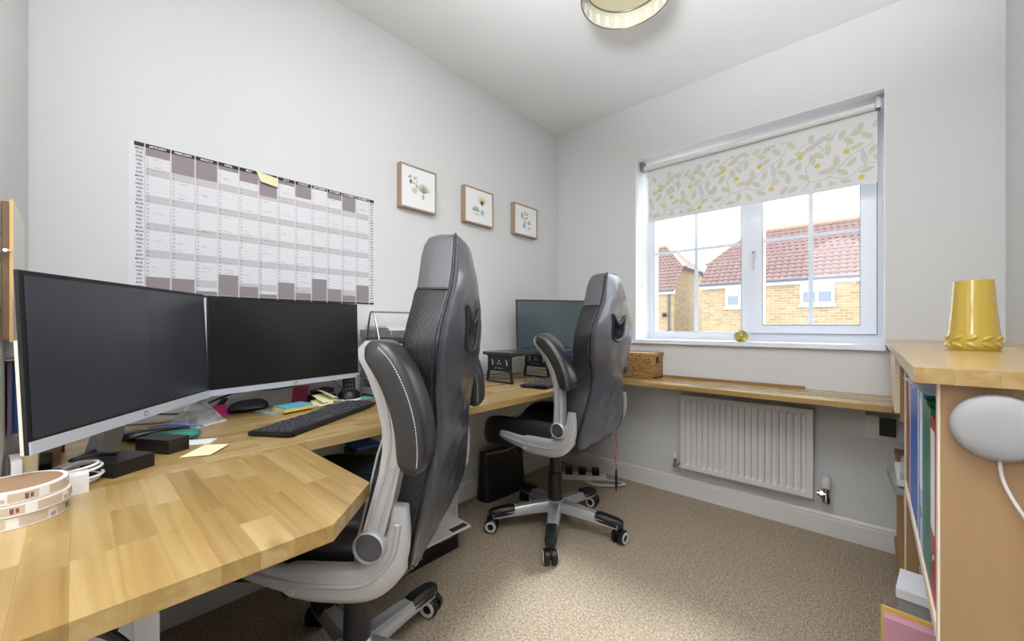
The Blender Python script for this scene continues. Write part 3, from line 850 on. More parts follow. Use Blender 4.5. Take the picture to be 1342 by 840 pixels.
        for yy in (.0572, -.0292):
            for i in range(len(off) - 1):
                for h_ in (0.1, .6):
                    a = (off[i][0] + (off[i + 1][0] - off[i][0]) * h_, yy * s_, off[i][1] + (off[i + 1][1] - off[i][1]) * h_)
                    b = (off[i][0] + (off[i + 1][0] - off[i][0]) * (h_ + .32), yy * s_, off[i][1] + (off[i + 1][1] - off[i][1]) * (h_ + .32))
                    tube(bm, [a, b], .0009, 5)
        obj('stitching', bm, stitch_m, pad)
        # pivot
        bm = lathe(B(), [(.0, -.012 * s_), (.027, -.012 * s_), (.0315, -.006 * s_), (.0315, .024 * s_), (.028, .0265 * s_), (.027, .018 * s_), (0, .018 * s_)], 32, (0, 0, 0), 'Y')
        pv = obj('pivot_ring', bm, silver, t, smooth=True, loc=(PV[0], Y, PV[1]))
        obj('pivot_cap', lathe(B(), [(0, .0182 * s_), (.0265, .0182 * s_), (.0265, .021 * s_), (.02, .0222 * s_), (0, .0224 * s_)], 32, (0, 0, 0), 'Y'), mat('pivot_gloss', (66, 68, 76), .1, spec=.8), pv, smooth=True)
    # backrest
    prof = [(.478, -.235, .225, .10), (.49, -.238, .252, .115), (.51, -.243, .262, .125), (.56, -.25, .262, .125), (.62, -.258, .238, .12), (.67, -.264, .212, .118), (.72, -.27, .19, .115), (.77, -.276, .188, .105), (.81, -.28, .203, .092), (.86, -.287, .238, .086), (.91, -.293, .254, .082), (.96, -.298, .256, .08),
            (1.0, -.301, .24, .08), (1.04, -.304, .208, .083), (1.08, -.305, .172, .088), (1.12, -.304, .145, .09), (1.16, -.301, .12, .09), (1.19, -.298, .102, .085), (1.212, -.295, .085, .075), (1.224, -.29, .06, .055), (1.228, -.283, .035, .03)]
    def lerp_prof(z):
        for a, b in zip(prof, prof[1:]):
            if a[0] <= z <= b[0]:
                q = (z - a[0]) / (b[0] - a[0]); return [a[i] + (b[i] - a[i]) * q for i in range(4)]
        return list(prof[0] if z < prof[0][0] else prof[-1])
    def front_w(z, w_):
        pts_ = [(.478, .225), (.51, .262), (.6, .256), (.66, .246), (.72, .236), (.77, .232), (.82, .236), (.88, .247), (.93, .256)]
        for a, b in zip(pts_, pts_[1:]):
            if a[0] <= z <= b[0]: return max(w_, a[1] + (b[1] - a[1]) * (z - a[0]) / (b[0] - a[0]))
        return w_
    def bulge(y, w_, z):
        q = max(0, 1 - (y / w_) ** 2); k_ = min(1, (z - .48) / .2, (1.235 - z) / .12); return .017 * q ** .8 * max(0, k_)
    zs = []; 
    for a, b in zip(prof, prof[1:]):
        m_ = 3
        for i in range(m_): zs.append(a[0] + (b[0] - a[0]) * i / m_)
    zs.append(prof[-1][0])
    rings = []; bm = B()
    fr_y = [1, .97, .88, .76, .6, .4, .2, 0, -.2, -.4, -.6, -.76, -.88, -.97, -1]
    for z in zs:
        _, xr, w_, T = lerp_prof(z); wf = front_w(z, w_)
        ring = []
        for u in (1, .7, .35, 0, -.35, -.7, -1):
            inner = 0 if abs(u) == 1 else .036
            ring.append(bm.verts.new((xr + min(inner, T * .4), w_ * u * (.985 if abs(u) == 1 else 1), z)))
        ring.append(bm.verts.new((xr + T * .5, -(w_ + wf) * .505, z)))
        for u in fr_y[::-1]:
            bol = {1: -.012, .97: -.004}.get(abs(u), 0)
            dip = -.03 * max(0, 1 - (u / .8) ** 2) ** .7 if z < 1.07 else -.004
            ring.append(bm.verts.new((xr + T + bol + dip, wf * u, z)))
        ring.append(bm.verts.new((xr + T * .5, (w_ + wf) * .505, z)))
        rings.append(ring)
    n_ = len(rings[0])
    for i, (p, q) in enumerate(zip(rings, rings[1:])):
        mi = 1 if zs[i] > 1.075 else 0
        for j in range(n_): bm.faces.new((p[j], p[(j + 1) % n_], q[(j + 1) % n_], q[j])).material_index = mi
    bm.faces.new(rings[0][::-1]); bm.faces.new(rings[-1])
    back = obj('backrest', bm, [perf, leather_head], t, smooth=True)
    # rear panel with the grab opening pressed into it
    bm = B(); ny, nz = 64, 110; g = {}
    z0, z1 = .472, 1.228
    def inhole(y, z):
        top = 1.0 + .042 * min(1, abs(y) / .075) ** 1.6
        bot = .925 + .05 * (abs(y) / .08) ** 3
        return abs(y) < .078 and bot < z < top
    for i in range(nz + 1):
        z = z0 + (z1 - z0) * i / nz
        _, xr, w_, T = lerp_prof(max(z, .478))
        for j in range(ny + 1):
            u = -1 + 2 * j / ny; y = u * w_
            x = xr - .004 - bulge(y, w_, z) + (.012 * max(0, (abs(u) - .93) / .07))
            x += .0022 * math.sin(y * 40 + z * 17) * math.sin(z * 31) * (1 - abs(u)) + .0015 * math.sin(z * 90 + u * 3) * max(0, abs(u) - .7)
            if inhole(y, z): x = xr + .022
            g[i, j] = bm.verts.new((x, y, z))
    for i in range(nz):
        for j in range(ny): bm.faces.new((g[i, j], g[i, j + 1], g[i + 1, j + 1], g[i + 1, j]))
    rear = obj('rear_panel', bm, leather_back, t, smooth=True)
    pts = []
    for k in range(13): y = .078 - .156 * k / 12; pts.append((y, 1.0 + .042 * min(1, abs(y) / .075) ** 1.6))
    for k in range(11): y = -.078 + .156 * (k + .5) / 11; pts.append((y, .925 + .05 * (abs(y) / .08) ** 3))
    bm = tube(B(), [(lerp_prof(z)[1] - .006 - bulge(y, lerp_prof(z)[2], z), y, z) for y, z in pts], .0045, 8, closed=True)
    obj('grab_hole_rim', bm, leather, rear, smooth=True)
    for s_ in (1, -1):
        bm = tube(B(), [(lerp_prof(z)[1] + .001, s_ * lerp_prof(z)[2] * .99, z) for z in zs], .0042, 8)
        obj('piping', bm, pipe_m, back, smooth=True)
    for s_ in (1, -1):
        bm = tube(B(), [(lerp_prof(z)[1] + lerp_prof(z)[3] - .008, s_ * (front_w(z, lerp_prof(z)[2]) * .997 + .001), z) for z in zs if z < .84], .0028, 6)
        obj('grey_trim', bm, mat('grey_trim', (170, 170, 172), .4), back, smooth=True)
    _, xr, w_, T = lerp_prof(1.075)
    bm = tube(B(), [(xr + .004, w_ * 1.005, 1.075), (xr + T * .5, w_ * 1.012, 1.075), (xr + T - .013, w_ * .995, 1.075), (xr + T - .002, w_ * .85, 1.075), (xr + T - .003, 0, 1.075), (xr + T - .002, -w_ * .85, 1.075), (xr + T - .013, -w_ * .995, 1.075), (xr + T * .5, -w_ * 1.012, 1.075), (xr + .004, -w_ * 1.005, 1.075)], .002, 6)
    obj('head_seam', bm, pipe_m, back, smooth=True)
    # lever
    obj('height_lever', tube(B(), crv([(.02, -.07, .42), (.03, -.16, .41), (.03, -.22, .415)]), .006, 8), black, t, smooth=True)
    return t

make_chair('black and silver racing office chair in the foreground with its arm raised at the peninsula', (-1.047, .522), R(217.1), R(32.4), R(14.3))
make_chair('black and silver racing office chair at the far desk in front of the radiator', (-1.157, 1.597), R(187.5), R(14), 0)
# cord hanging from the second chair
bm = tube(B(), crv([(-.905, 1.735, .478), (-.9, 1.74, .42), (-.905, 1.735, .36), (-.9, 1.737, .305)], 6), .0018, 6)
bm2 = crv([(-.9, 1.742, .478), (-.907, 1.732, .40), (-.9, 1.738, .34), (-.903, 1.737, .305)], 6); tube(bm, bm2, .0012, 6)
rc = thing('red_hanging_cord', 'thin red cord with black toggle hanging from the far chair', 'lanyard', (-.902, 1.737, .2))
obj('cord', loc_to(bm, rc), mat('red_cord', (186, 66, 52), .6), rc, smooth=True)
obj('toggle', lathe(B(), [(.001, .0), (.006, .03), (.0065, .075), (.004, .105), (.001, .106)], 10), black, rc, smooth=True)

# ------------------------------------------------------------------ radiator and valves
ra = thing('radiator', 'white ribbed panel radiator under the window', 'radiator', (-.811, 2.35, .178))
W_, H_ = .608, .418
obj('back_panel', bx(0, W_, -.0, .04, .004, H_ - .004), trim_m, ra)
bm = B()
nf = 19; pr_ = [(0, -.018), (.012, -.018)]
x = .022; pit = (W_ - .044) / nf
secs = [(0, 0), (.016, 0)]
for k in range(nf):
    a = .022 + k * pit
    secs += [(a + pit * .12, 0), (a + pit * .24, 1), (a + pit * .76, 1), (a + pit * .88, 0)]
secs += [(W_ - .016, 0), (W_, 0)]
zsr = [(0, 0), (.02, 0), (.034, 1), (H_ - .034, 1), (H_ - .02, 0), (H_, 0)]
gr = [[bm.verts.new((a, -.016 + (.013 * d * e_), z)) for a, d in secs] for z, e_ in zsr]
for p, q in zip(gr, gr[1:]):
    for j in range(len(secs) - 1): bm.faces.new((p[j], p[j + 1], q[j + 1], q[j]))
# side returns
for x_ in (0, W_):
    box(bm, x_ - (.002 if x_ else 0), x_ + (0 if x_ else .002), -.0165, .0, 0, H_)
box(bm, 0, W_, -.0165, 0, -.001, .001); box(bm, 0, W_, -.0165, 0, H_ - .001, H_ + .001)
obj('ribbed_front', bm, mat('radiator_white', (218, 216, 215), .35), ra)
def valve(name, loc, label, big):
    t = thing(name, label, 'valve', loc)
    s_ = 1 if not big else 1.35
    bm = lathe(B(), [(.008 * s_, 0), (.012 * s_, .004), (.012 * s_, .02 * s_), (.008 * s_, .026 * s_), (.008 * s_, .05 * s_)], 14)
    d = -1 if big else 1
    tube(bm, [(0, 0, .03 * s_), (d * .034, 0, .03 * s_)], .009 * s_, 10); tube(bm, [(d * .012, 0, .03 * s_), (d * .022, 0, .03 * s_)], .013 * s_, 6)
    obj('valve_body', bm, chrome, t, smooth=True)
    obj('valve_cap', lathe(B(), [(.010 * s_, .051 * s_), (.0135 * s_, .055 * s_), (.0135 * s_, .085 * s_), (.011 * s_, .092 * s_)] if big else [(.008, .051), (.0085, .056), (.007, .08), (.005, .083)], 14), white, t, smooth=True)
    return t
valve('radiator_valve', (-.846, 2.35, .17), 'small chrome lockshield valve at the left end of the radiator', False)
valve('thermostatic_valve', (-.155, 2.35, .165), 'thermostatic radiator valve with white cap at the right end of the radiator', True)

# socket and adaptor
so = thing('wall_socket', 'white double wall socket under the right end of the window worktop', 'socket', (-.02, YC, .49))
obj('back_box', bx(0, .15, -.028, -.0005, 0, .105), white, so, bevel=.003)
obj('face_plate', bx(.004, .146, -.034, -.0285, .004, .101), white, so, bevel=.002)
tag(obj('power_adaptor', bx(.026, .078, 2.325, 2.3735, .52, .59), black, bevel=.008), 'black plug adaptor in the white wall socket', 'adaptor')

# ------------------------------------------------------------------ bookcase
CX0, CX1 = .074, XD - .002
bc = thing('bookcase', 'oak bookcase with solid block top along the right wall', 'bookcase', (CX0, .87, 0))
def bcp(name, x0, x1, y0, y1, z0, z1, m=wood_case, bevel=.001, edge=False):
    o = obj(name, bx(x0 - CX0, x1 - CX0, y0 - .87, y1 - .87, z0, z1), m, bc, bevel=bevel); return o
bcp('end_panel', CX0 + .003, CX1, .872, .892, 0, .907)
bcp('edge_banding', CX0, CX0 + .0028, .872, .892, 0, .907, wood_light, 0)
bcp('divider', CX0 + .003, CX1, 1.655, 1.675, 0, .907)
bcp('edge_banding', CX0, CX0 + .0028, 1.655, 1.675, 0, .907, wood_light, 0)
for z in (.515, .06):
    bcp('shelf', CX0 + .003, CX1, .893, 1.654, z, z + .02, wood_case); bcp('edge_banding', CX0 - .001, CX0 + .0028, .893, 1.654, z, z + .02, wood_light, 0)
bcp('back_board', CX1 - .006, CX1 - .001, .893, 1.654, .085, .9)
bcp('far_cheek', .062, .105, 1.95, 2.40, .684, .907, wood_light, .001)
bcp('far_panel', .075, .112, 1.93, 1.949, .66, .907)
for z in (.44, .06):
    bcp('shelf', CX0, CX1, 1.676, 2.39, z, z + .02)
bcp('far_end_panel', CX0 - .005, CX1, 2.01, 2.03, .081, .438)
bcp('back_board', CX1 - .006, CX1 - .001, 1.676, 2.39, .085, .9, mat('dark_inside', (90, 64, 44), .7))
bt = bpy.data.objects.new('top', None); COL.objects.link(bt); bt.parent = bc; bt.location = (0, 0, .908)
worktop(bt, [(x - CX0, y - .87) for x, y in [(.047, .845), (XD - .001, .845), (XD - .001, YC - .001), (.047, YC - .001)]], 0, .023, 'Y', wood_y, seed=21, wid=.04)

binder_cols = {'blue': (16, 98, 200), 'pale': (196, 210, 228), 'cyan': (58, 140, 205), 'green': (36, 122, 88), 'red': (190, 36, 62), 'crimson': (160, 24, 56), 'white': (225, 228, 234)}
def binder(y, th, col, h, label, spine_label=True, x0=.0765):
    t = thing('ring_binder', label, 'binder', (x0, y, .536), 0, 'ring binders on the middle shelf')
    mm = mat('binder_' + col, binder_cols[col], .35)
    bm = B(); dp = .275
    box(bm, 0, dp, 0, .0025, 0, h); box(bm, 0, dp, th - .0025, th, 0, h); box(bm, 0, .0025, .0026, th - .0026, 0, h)
    obj('cover', bm, mm, t, bevel=.0007)
    obj('pages', bx(.02, dp - .01, .003, th - .003, .006, h - .018), paper_m, t)
    if spine_label and th > .025:
        obj('spine_label', bx(-.0008, -.0001, .006, th - .006, h * .38, h - .02), paper_m, t)
        bm = lathe(B(), [(.005, -.0012), (.011, -.0012), (.011, -.0002), (.005, -.0002)], 18, (0, th / 2, h * .22), 'X')
        obj('finger_ring', bm, steel, t, smooth=True)
    return t
y = .894
for th, col, h, lab, sl in ((.036, 'crimson', .30, 'crimson binder next to the bookcase end panel', False), (.062, 'red', .302, 'red lever arch binder with white spine label and finger ring', True), (.066, 'green', .312, 'plain green binder touching the red one', False), (.058, 'green', .316, 'second green binder, on the side of the blue folders', False),
                            (.022, 'cyan', .318, 'slim bright blue folder next to the green binders', False), (.05, 'pale', .325, 'pale blue and white lever arch binder among the blue ones', True), (.03, 'cyan', .322, 'light blue binder just beyond the pale lever arch one', False), (.022, 'white', .328, 'slim white folder between two blue binders', False), (.05, 'blue', .328, 'medium blue binder just beyond the slim white folder', False),
                            (.085, 'blue', .33, 'widest blue binder in the farther half of the shelf', False), (.075, 'blue', .326, 'blue binder behind the widest one', False), (.03, 'white', .328, 'white folder farthest but one along the shelf', False), (.06, 'crimson', .32, 'dark red binder farthest along the shelf beside the divider', False)):
    binder(y, th, col, h, lab, sl); y += th + .0025
# loose sheets lying on top of the binders
bm = B()
for k in range(3):
    M = Matrix.Translation((.1 + .004 * k, 1.18 + .03 * k, .8695 + .0016 * k)) @ Matrix.Rotation(R(4 - 5 * k), 4, 'Z')
    box(bm, -.035, .2, -.16, .14, 0, .0008, M)
tag(obj('loose_papers', bm, mat('blueish_paper', (214, 224, 240), .6)), 'loose white sheets lying flat on top of the blue binders', 'paper')
# things on the lower shelf
for k in range(3):
    tag(obj('magazine_pile', bx(.085 + .004 * k, .31, 1.24, 1.52, .081 + .09 * k, .081 + .09 * k + .089), mat('pile_%d' % k, ((120, 112, 104), (188, 186, 182), (150, 140, 128))[k], .6), bevel=.002), ('lowest', 'middle', 'topmost')[k] + ' bundle of papers under the box in the lowest shelf', 'papers')
lb = thing('box_file', 'grey and white box file sticking out above the pink folder on the lowest shelf', 'box file', (.045, 1.235, .3515), R(-6))
obj('box', bx(0, .27, .0, .10, .0, .036), mat('grey_card', (150, 150, 154), .6), lb, bevel=.002)
obj('lid', bx(-.004, .275, -.004, .104, .0365, .056), mat('white_card', (214, 215, 220), .6), lb, bevel=.002)
pf = thing('document_folder', 'pink document folder with yellow edge leaning out of the lowest shelf', 'folder', (.022, 1.19, .081), R(-4))
obj('pink_cover', bx(0, .24, -.028, .0, 0, .29), mat('pink_card', (206, 150, 164), .6), pf, bevel=.002)
obj('yellow_cover', bx(-.006, .22, .001, .006, 0, .298), mat('yellow_card', (216, 180, 84), .6), pf)
tag(obj('paper_pile', bx(.078, .3, .905, 1.02, .081, .36), paper_m, bevel=.001), 'upright white papers in the lowest shelf next to the end panel', 'paper')
tag(obj('lever_file', bx(.074, .3, 1.03, 1.10, .081, .35), mat('slate_card', (88, 98, 112), .6), bevel=.002), 'slate grey file in the lowest shelf between papers and pink folder', 'folder')
# things on the far shelf
for k, (z, c, lab) in enumerate(((.461, (150, 150, 152), 'grey plastic wallet at the bottom of the far shelf pile'), (.489, (206, 208, 212), 'white paper wallet in the far shelf pile'), (.511, (170, 168, 166), 'pale grey wallet on top of the far shelf pile'))):
    M = Matrix.Translation((.055 + .006 * k, 1.74, z)) @ Matrix.Rotation(R(3 - 3 * k), 4, 'Z')
    tag(obj('paper_wallet', bx(0, .22, 0, .22, 0, .021, M), mat('wallet_%s' % 'abc'[k], c, .5), bevel=.004), lab, 'folder', 'wallets on the far shelf')
tag(obj('black_box_file', bx(.085, .3, 1.70, 1.76, .533, .76), black, bevel=.004), 'black box file standing on the far shelf behind the divider', 'box file')
tag(obj('wooden_box', bx(.09, .28, 1.80, 1.92, .533, .655), mat('orange_wood', (178, 124, 76), .5, noise=.1), bevel=.002), 'small orange-brown wooden box on the far shelf', 'box')

# disc shaped fabric speaker on the end panel with its cable
sc = thing('round_speaker', 'round grey fabric covered disc on the bookcase end panel', 'speaker', (.13, .8695, .852))
bm = lathe(B(), [(0, -.001), (.038, -.001), (.0445, -.006), (.046, -.013), (.0435, -.021), (.037, -.0255), (.02, -.0275), (.0, -.028)], 48, (0, 0, 0), 'Y')
obj('fabric_cover', bm, mat('grey_speaker_cloth', (168, 168, 168), .85, bump=.4, bscale=900), sc, smooth=True)
bm = tube(B(), crv([(.002, -.006, -.044), (.006, -.006, -.075), (.02, -.007, -.11), (.05, -.008, -.165), (.085, -.008, -.215), (.12, -.006, -.27)], 8), .0021, 8)
tag(obj('speaker_cable', loc_to(trans(bm, Matrix.Translation(sc.location)), sc), white, sc, smooth=True))

# vase on the bookcase top
va = thing('vase', 'mustard yellow tapered vase with embossed leaf band on the bookcase top', 'vase', (.192, 1.535, .931))
bm = lathe(B(), [(.0, .0), (.044, .0), (.0465, .003), (.0475, .012), (.0475, .034), (.0445, .05), (.0405, .1), (.0365, .165), (.0355, .176), (.0335, .176), (.0335, .17), (.04, .08), (.042, .01), (0, .008)], 48)
vb = obj('body', bm, brass_yellow, va, smooth=True)
bm = B()
for k in range(11):
    for h_ in range(2):
        a = 2 * PI * (k + .5 * h_ * 0) / 11; zc = .013 + .018 * h_
        for s_ in (0,):
            q = bmesh.ops.create_uvsphere(bm, u_segments=10, v_segments=6, radius=1)
            M = Matrix.Rotation(a + .12 * (1 - 2 * h_) * 0, 4, 'Z') @ Matrix.Translation((.0472 - .001 * h_, 0, zc)) @ Matrix.Rotation(R(28 if h_ else -28), 4, 'X') @ Matrix.Diagonal((.004, .012, .0058, 1))
            for v in q['verts']: v.co = M @ v.co
obj('leaf_band', bm, brass_yellow, vb, smooth=True)

# glass ornament on the sill
gb = thing('glass_ornament', 'yellow green pineapple shaped glass ornament on the window sill', 'ornament', (-.522, 2.43, .9055))
bm = lathe(B(), [(.001, .0), (.018, 0), (.029, .01), (.034, .024), (.033, .038), (.026, .052), (.014, .06), (.001, .062)], 24)
obj('glass_bowl', bm, mat('amber_glass', (206, 196, 84), .08, trans=.55, coat=.5), gb, smooth=True)
bm = B()
for k in range(10):
    for j, (r_, z) in enumerate(((.0325, .018), (.0335, .031), (.028, .045))):
        a = 2 * PI * (k + .5 * (j % 2)) / 10
        q = bmesh.ops.create_uvsphere(bm, u_segments=8, v_segments=5, radius=1)
        M = Matrix.Rotation(a, 4, 'Z') @ Matrix.Translation((r_, 0, z)) @ Matrix.Rotation(R(-22 + 22 * j), 4, 'Y') @ Matrix.Diagonal((.0028, .0075, .0065, 1))
        for v in q['verts']: v.co = M @ v.co
obj('scale_relief', bm, mat('amber_relief', (176, 164, 60), .15, coat=.5), gb, smooth=True)

# seagrass basket
bk = thing('wicker_basket', 'brown woven seagrass basket with lid on the window worktop', 'basket', (-1.19, 2.245, DZ1))
W_, D_, H_ = .252, .155, .13
bm = B()
box(bm, 0, W_, 0, .008, 0, H_); box(bm, 0, W_, D_ - .008, D_, 0, H_); box(bm, 0, .008, .008, D_ - .008, 0, H_); box(bm, 0, W_, .008, D_ - .008, 0, .006)
box(bm, W_ - .008, W_, .008, .055, 0, H_); box(bm, W_ - .008, W_, .1, D_ - .008, 0, H_); box(bm, W_ - .008, W_, .055, .1, 0, .092); box(bm, W_ - .008, W_, .055, .1, .116, H_)
obj('body', bm, wickerm, bk)
obj('lid', bx(-.004, W_ + .004, -.004, D_ + .004, H_ + .0005, H_ + .018), wickerm, bk, bevel=.005)
bm = B()
for z in (.1, .112): tube(bm, [(W_ + .001, .052, z + (-.012 if z < .11 else .008)), (W_ + .001, .103, z + (-.012 if z < .11 else .008))], .003, 6)
obj('handle_rim', bm, mat('black_metal', (30, 26, 24), .4), bk)
# ribs of weave as real relief rows
bm = B()
for k in range(9):
    z = .008 + k * .0135
    tube(bm, [(.002, -.001, z), (W_ - .002, -.001, z)], .0045, 6)
tag(obj('woven_rows', bm, wickerm, bk, smooth=True), kind='stuff')

# ------------------------------------------------------------------ ceiling light
cl = thing('ceiling_light', 'cream drum ceiling light shade with slotted band', 'lamp', (-.662, 1.352, 2.195))
Rr = .16
bm = lathe(B(), [(Rr, 0), (Rr + .002, 0), (Rr + .002, .13), (Rr, .13)], 64)
shade_m = mat('cream_shade', (214, 210, 192), .6)
bm = B()
for k in range(64):
    a, b = 2 * PI * k / 64, 2 * PI * (k + 1) / 64
    P = lambda r_, t_, z: (r_ * math.cos(t_), r_ * math.sin(t_), z)
    for r0 in ((Rr, Rr + .003),):
        vs = [bm.verts.new(P(r_, t_, z)) for r_, t_, z in ((r0[0], a, 0), (r0[0], b, 0), (r0[1], b, 0), (r0[1], a, 0), (r0[0], a, .14), (r0[0], b, .14), (r0[1], b, .14), (r0[1], a, .14))]
        for f in ((0, 1, 2, 3), (0, 4, 5, 1), (2, 6, 7, 3), (4, 7, 6, 5)): bm.faces.new([vs[i] for i in f])
bmesh.ops.remove_doubles(bm, verts=bm.verts, dist=1e-5)
sh = obj('drum_shade', bm, shade_m, cl, smooth=True)
obj('diffuser', lathe(B(), [(0, .06), (Rr - .012, .06), (Rr - .012, .063), (0, .063)], 64), mat('cream_diffuser', (208, 200, 170), .7), cl)
bm = B()
for rad, z in ((Rr + .0015, .0), (Rr - .012, .0585)):
    tube(bm, [(rad * math.cos(2 * PI * k / 64), rad * math.sin(2 * PI * k / 64), z) for k in range(64)], .0022, 6, closed=True)
obj('metal_rim', bm, mat('bronze_rim', (120, 114, 98), .35, .5), cl, smooth=True)
bm = B()
for k in range(25):
    M = Matrix.Rotation(2 * PI * k / 25, 4, 'Z')
    box(bm, Rr - .002, Rr - .0003, -.0065, .0065, .008, .044, M); box(bm, Rr + .0033, Rr + .0045, -.0065, .0065, .01, .13, M)
obj('white_slots', bm, mat('slot_white', (238, 238, 236), .5), cl)
obj('ceiling_rose', lathe(B(), [(0, .14), (.07, .14), (.07, .204), (0, .204)], 32), white, cl, smooth=True)

# ------------------------------------------------------------------ small things on the near desk
def slab(name, loc, rz, sx, sy, sz, m, label, cat, bevel=.002, group=None, tilt=None, z=DZ1):
    o = obj(name, bx(-sx / 2, sx / 2, -sy / 2, sy / 2, 0, sz), m, bevel=bevel, smooth=bevel > .003)
    o.location = (loc[0], loc[1], z); o.rotation_euler = (tilt or (0, 0, 0))[:2] + (rz,) if tilt else (0, 0, rz)
    return tag(o, label, cat, group)
# label rolls
roll_m = mat('roll_white', (232, 228, 222), .6); lab_m = mat('roll_beige', (200, 182, 160), .7); core_m = mat('cardboard_core', (150, 120, 92), .8)
for k in range(3):
    t = thing('label_roll', ('bottom', 'middle', 'top')[k] + ' label roll of the stack at the left edge of the desk', 'label roll', (-1.022 + .002 * k, -.062 + .002 * (k % 2), DZ1 + .0197 * k), R(17 * k), 'stack of label rolls')
    Ro = .0575 - .0012 * ((k + 1) % 2); h_ = .0192
    bm = lathe(B(), [(Ro - .006, 0), (Ro - .001, 0), (Ro, .001), (Ro, h_ - .001), (Ro - .001, h_), (Ro - .006, h_), (Ro - .006, 0)], 56)
    obj('backing_strip', bm, roll_m, t, smooth=True)
    bm = B(); lathe(bm, [(Ro - .0066, .0005), (Ro - .0062, .0005), (Ro - .0062, h_ - .0005), (Ro - .0066, h_ - .0005)], 56)
    obj('cardboard_core', bm, core_m, t, smooth=True)
    bm = B(); b2 = B()
    def patch(bm, a0, a1, z0, z1, r_=Ro + .0002):
        n_ = max(2, int((a1 - a0) / .12) + 1)
        for i in range(n_):
            p, q = a0 + (a1 - a0) * i / n_, a0 + (a1 - a0) * (i + 1) / n_
            bm.faces.new([bm.verts.new((r_ * math.cos(t_), r_ * math.sin(t_), z)) for t_, z in ((p, z0), (q, z0), (q, z1), (p, z1))])
    nseg = 8
    for i in range(nseg):
        a = 2 * PI * i / nseg + .1
        patch(bm, a, a + .56, .003, h_ - .003)
        if i % 2 == 0:
            for q in range(7): patch(b2, a + .62 + q * .018, a + .62 + q * .018 + .008, .004, .010)
        else:
            patch(b2, a + .40, a + .46, .006, .013); patch(b2, a + .30, a + .37, .005, .0135)
    obj('printed_labels', bm, lab_m, t, smooth=True)
    for f in b2.faces: f.normal_update()
    for v in b2.verts: v.co.x *= 1.003; v.co.y *= 1.003
    tag(obj('label_printing', b2, mat('label_ink', (120, 82, 72), .7), t), kind='stuff')
# white charger and cable coil
ch_ = thing('white_charger', 'white plug charger with coiled cable beside the label rolls', 'charger', (-1.098, .006, DZ1), R(0))
obj('plug', bx(-.016, .016, -.013, .013, 0, .034), white, ch_, bevel=.007, smooth=True)
obj('plug_face', bx(-.01, .004, -.0135, -.0132, .018, .028), mat('grey_mark', (150, 150, 150), .5), ch_)
pts = []
for k in range(120):
    a = k / 120 * 3.4 * 2 * PI; pts.append((-.058 + (.036 + .006 * math.sin(a * .37)) * math.cos(a), .0 + (.03 + .004 * math.cos(a * .61)) * math.sin(a), .018 + .012 * math.sin(a * .5 + 1) + k * .00008))
pts = [(-.003, 0, .034)] + pts
obj('cable', tube(B(), pts, .0027, 8), white, ch_, smooth=True)
# black boxes / power bricks under monitor 1
slab('power_brick', (-1.195, .064), R(31), .088, .078, .03, black, 'black power brick nearest the white charger cable', 'power brick', .003)
slab('power_brick', (-1.305, .148), R(31), .10, .05, .034, black, 'longer black power brick behind the first one', 'power brick', .003)
slab('cable_pouch', (-1.30, -.054), R(0), .10, .045, .028, mat('black_cloth', (18, 18, 20), .8), 'black cloth pouch below the near monitor corner', 'pouch', .008)
obj_ = tube(B(), crv([(-1.2, .06, DZ1 + .036), (-1.17, .03, DZ1 + .048), (-1.16, .0, DZ1 + .047), (-1.19, .0, DZ1 + .04), (-1.235, .03, DZ1 + .041)], 8), .0045, 8)
tag(obj('black_cable', obj_, black, smooth=True), 'short black cable looped over the power brick', 'cable')
# green pouch and glasses case
gp = thing('glasses_case', 'black rounded glasses case behind the power bricks', 'case', (-1.452, .15, DZ1), R(80))
bm = pillow(B(), .075, .03, lambda a, b: .032, lambda a, b: .001, .016, 14, 10, 4, .5); obj('case_body', bm, blackgl, gp, smooth=True)
gg = thing('green_pouch', 'green fabric pouch between the power brick and the glasses case', 'pouch', (-1.395, .18, DZ1), R(74))
bm = pillow(B(), .06, .024, lambda a, b: .026, lambda a, b: .001, .013, 14, 10, 4, .5); obj('pouch_body', bm, mat('teal_green', (46, 130, 108), .6), gg, smooth=True)
slab('paper_sheet', (-1.34, .20), R(60), .12, .05, .0015, paper_m, 'white paper sheet beside the green pouch', 'paper', 0)
# sticky notes
bm = B(); vs = [bm.verts.new(p) for p in ((-1.2, .165, DZ1 + .001), (-1.167, .218, DZ1 + .002), (-1.222, .268, DZ1 + .006), (-1.27, .226, DZ1 + .003))]
vt = [bm.verts.new(v.co + Vector((0, 0, .0006))) for v in vs]; bm.faces.new(vs); bm.faces.new(vt[::-1])
for i in range(4): bm.faces.new((vs[i], vs[(i + 1) % 4], vt[(i + 1) % 4], vt[i]))
tag(obj('sticky_note', bm, mat('note_cream', (240, 234, 190), .8)), 'cream sticky note lying on the desk left of the keyboard', 'note')
pk = thing('pink_note', 'bright pink sticky note behind the glass pyramid', 'note', (-1.665, .335, DZ1), R(10))
bm = bx(-.0, .03, -.028, .028, .001, .0022); box(bm, -.002, 0, -.026, .026, .001, .036, Matrix.Rotation(R(-18), 4, 'Y')); obj('note_leaf', bm, mat('hot_pink', (226, 62, 140), .7), pk)
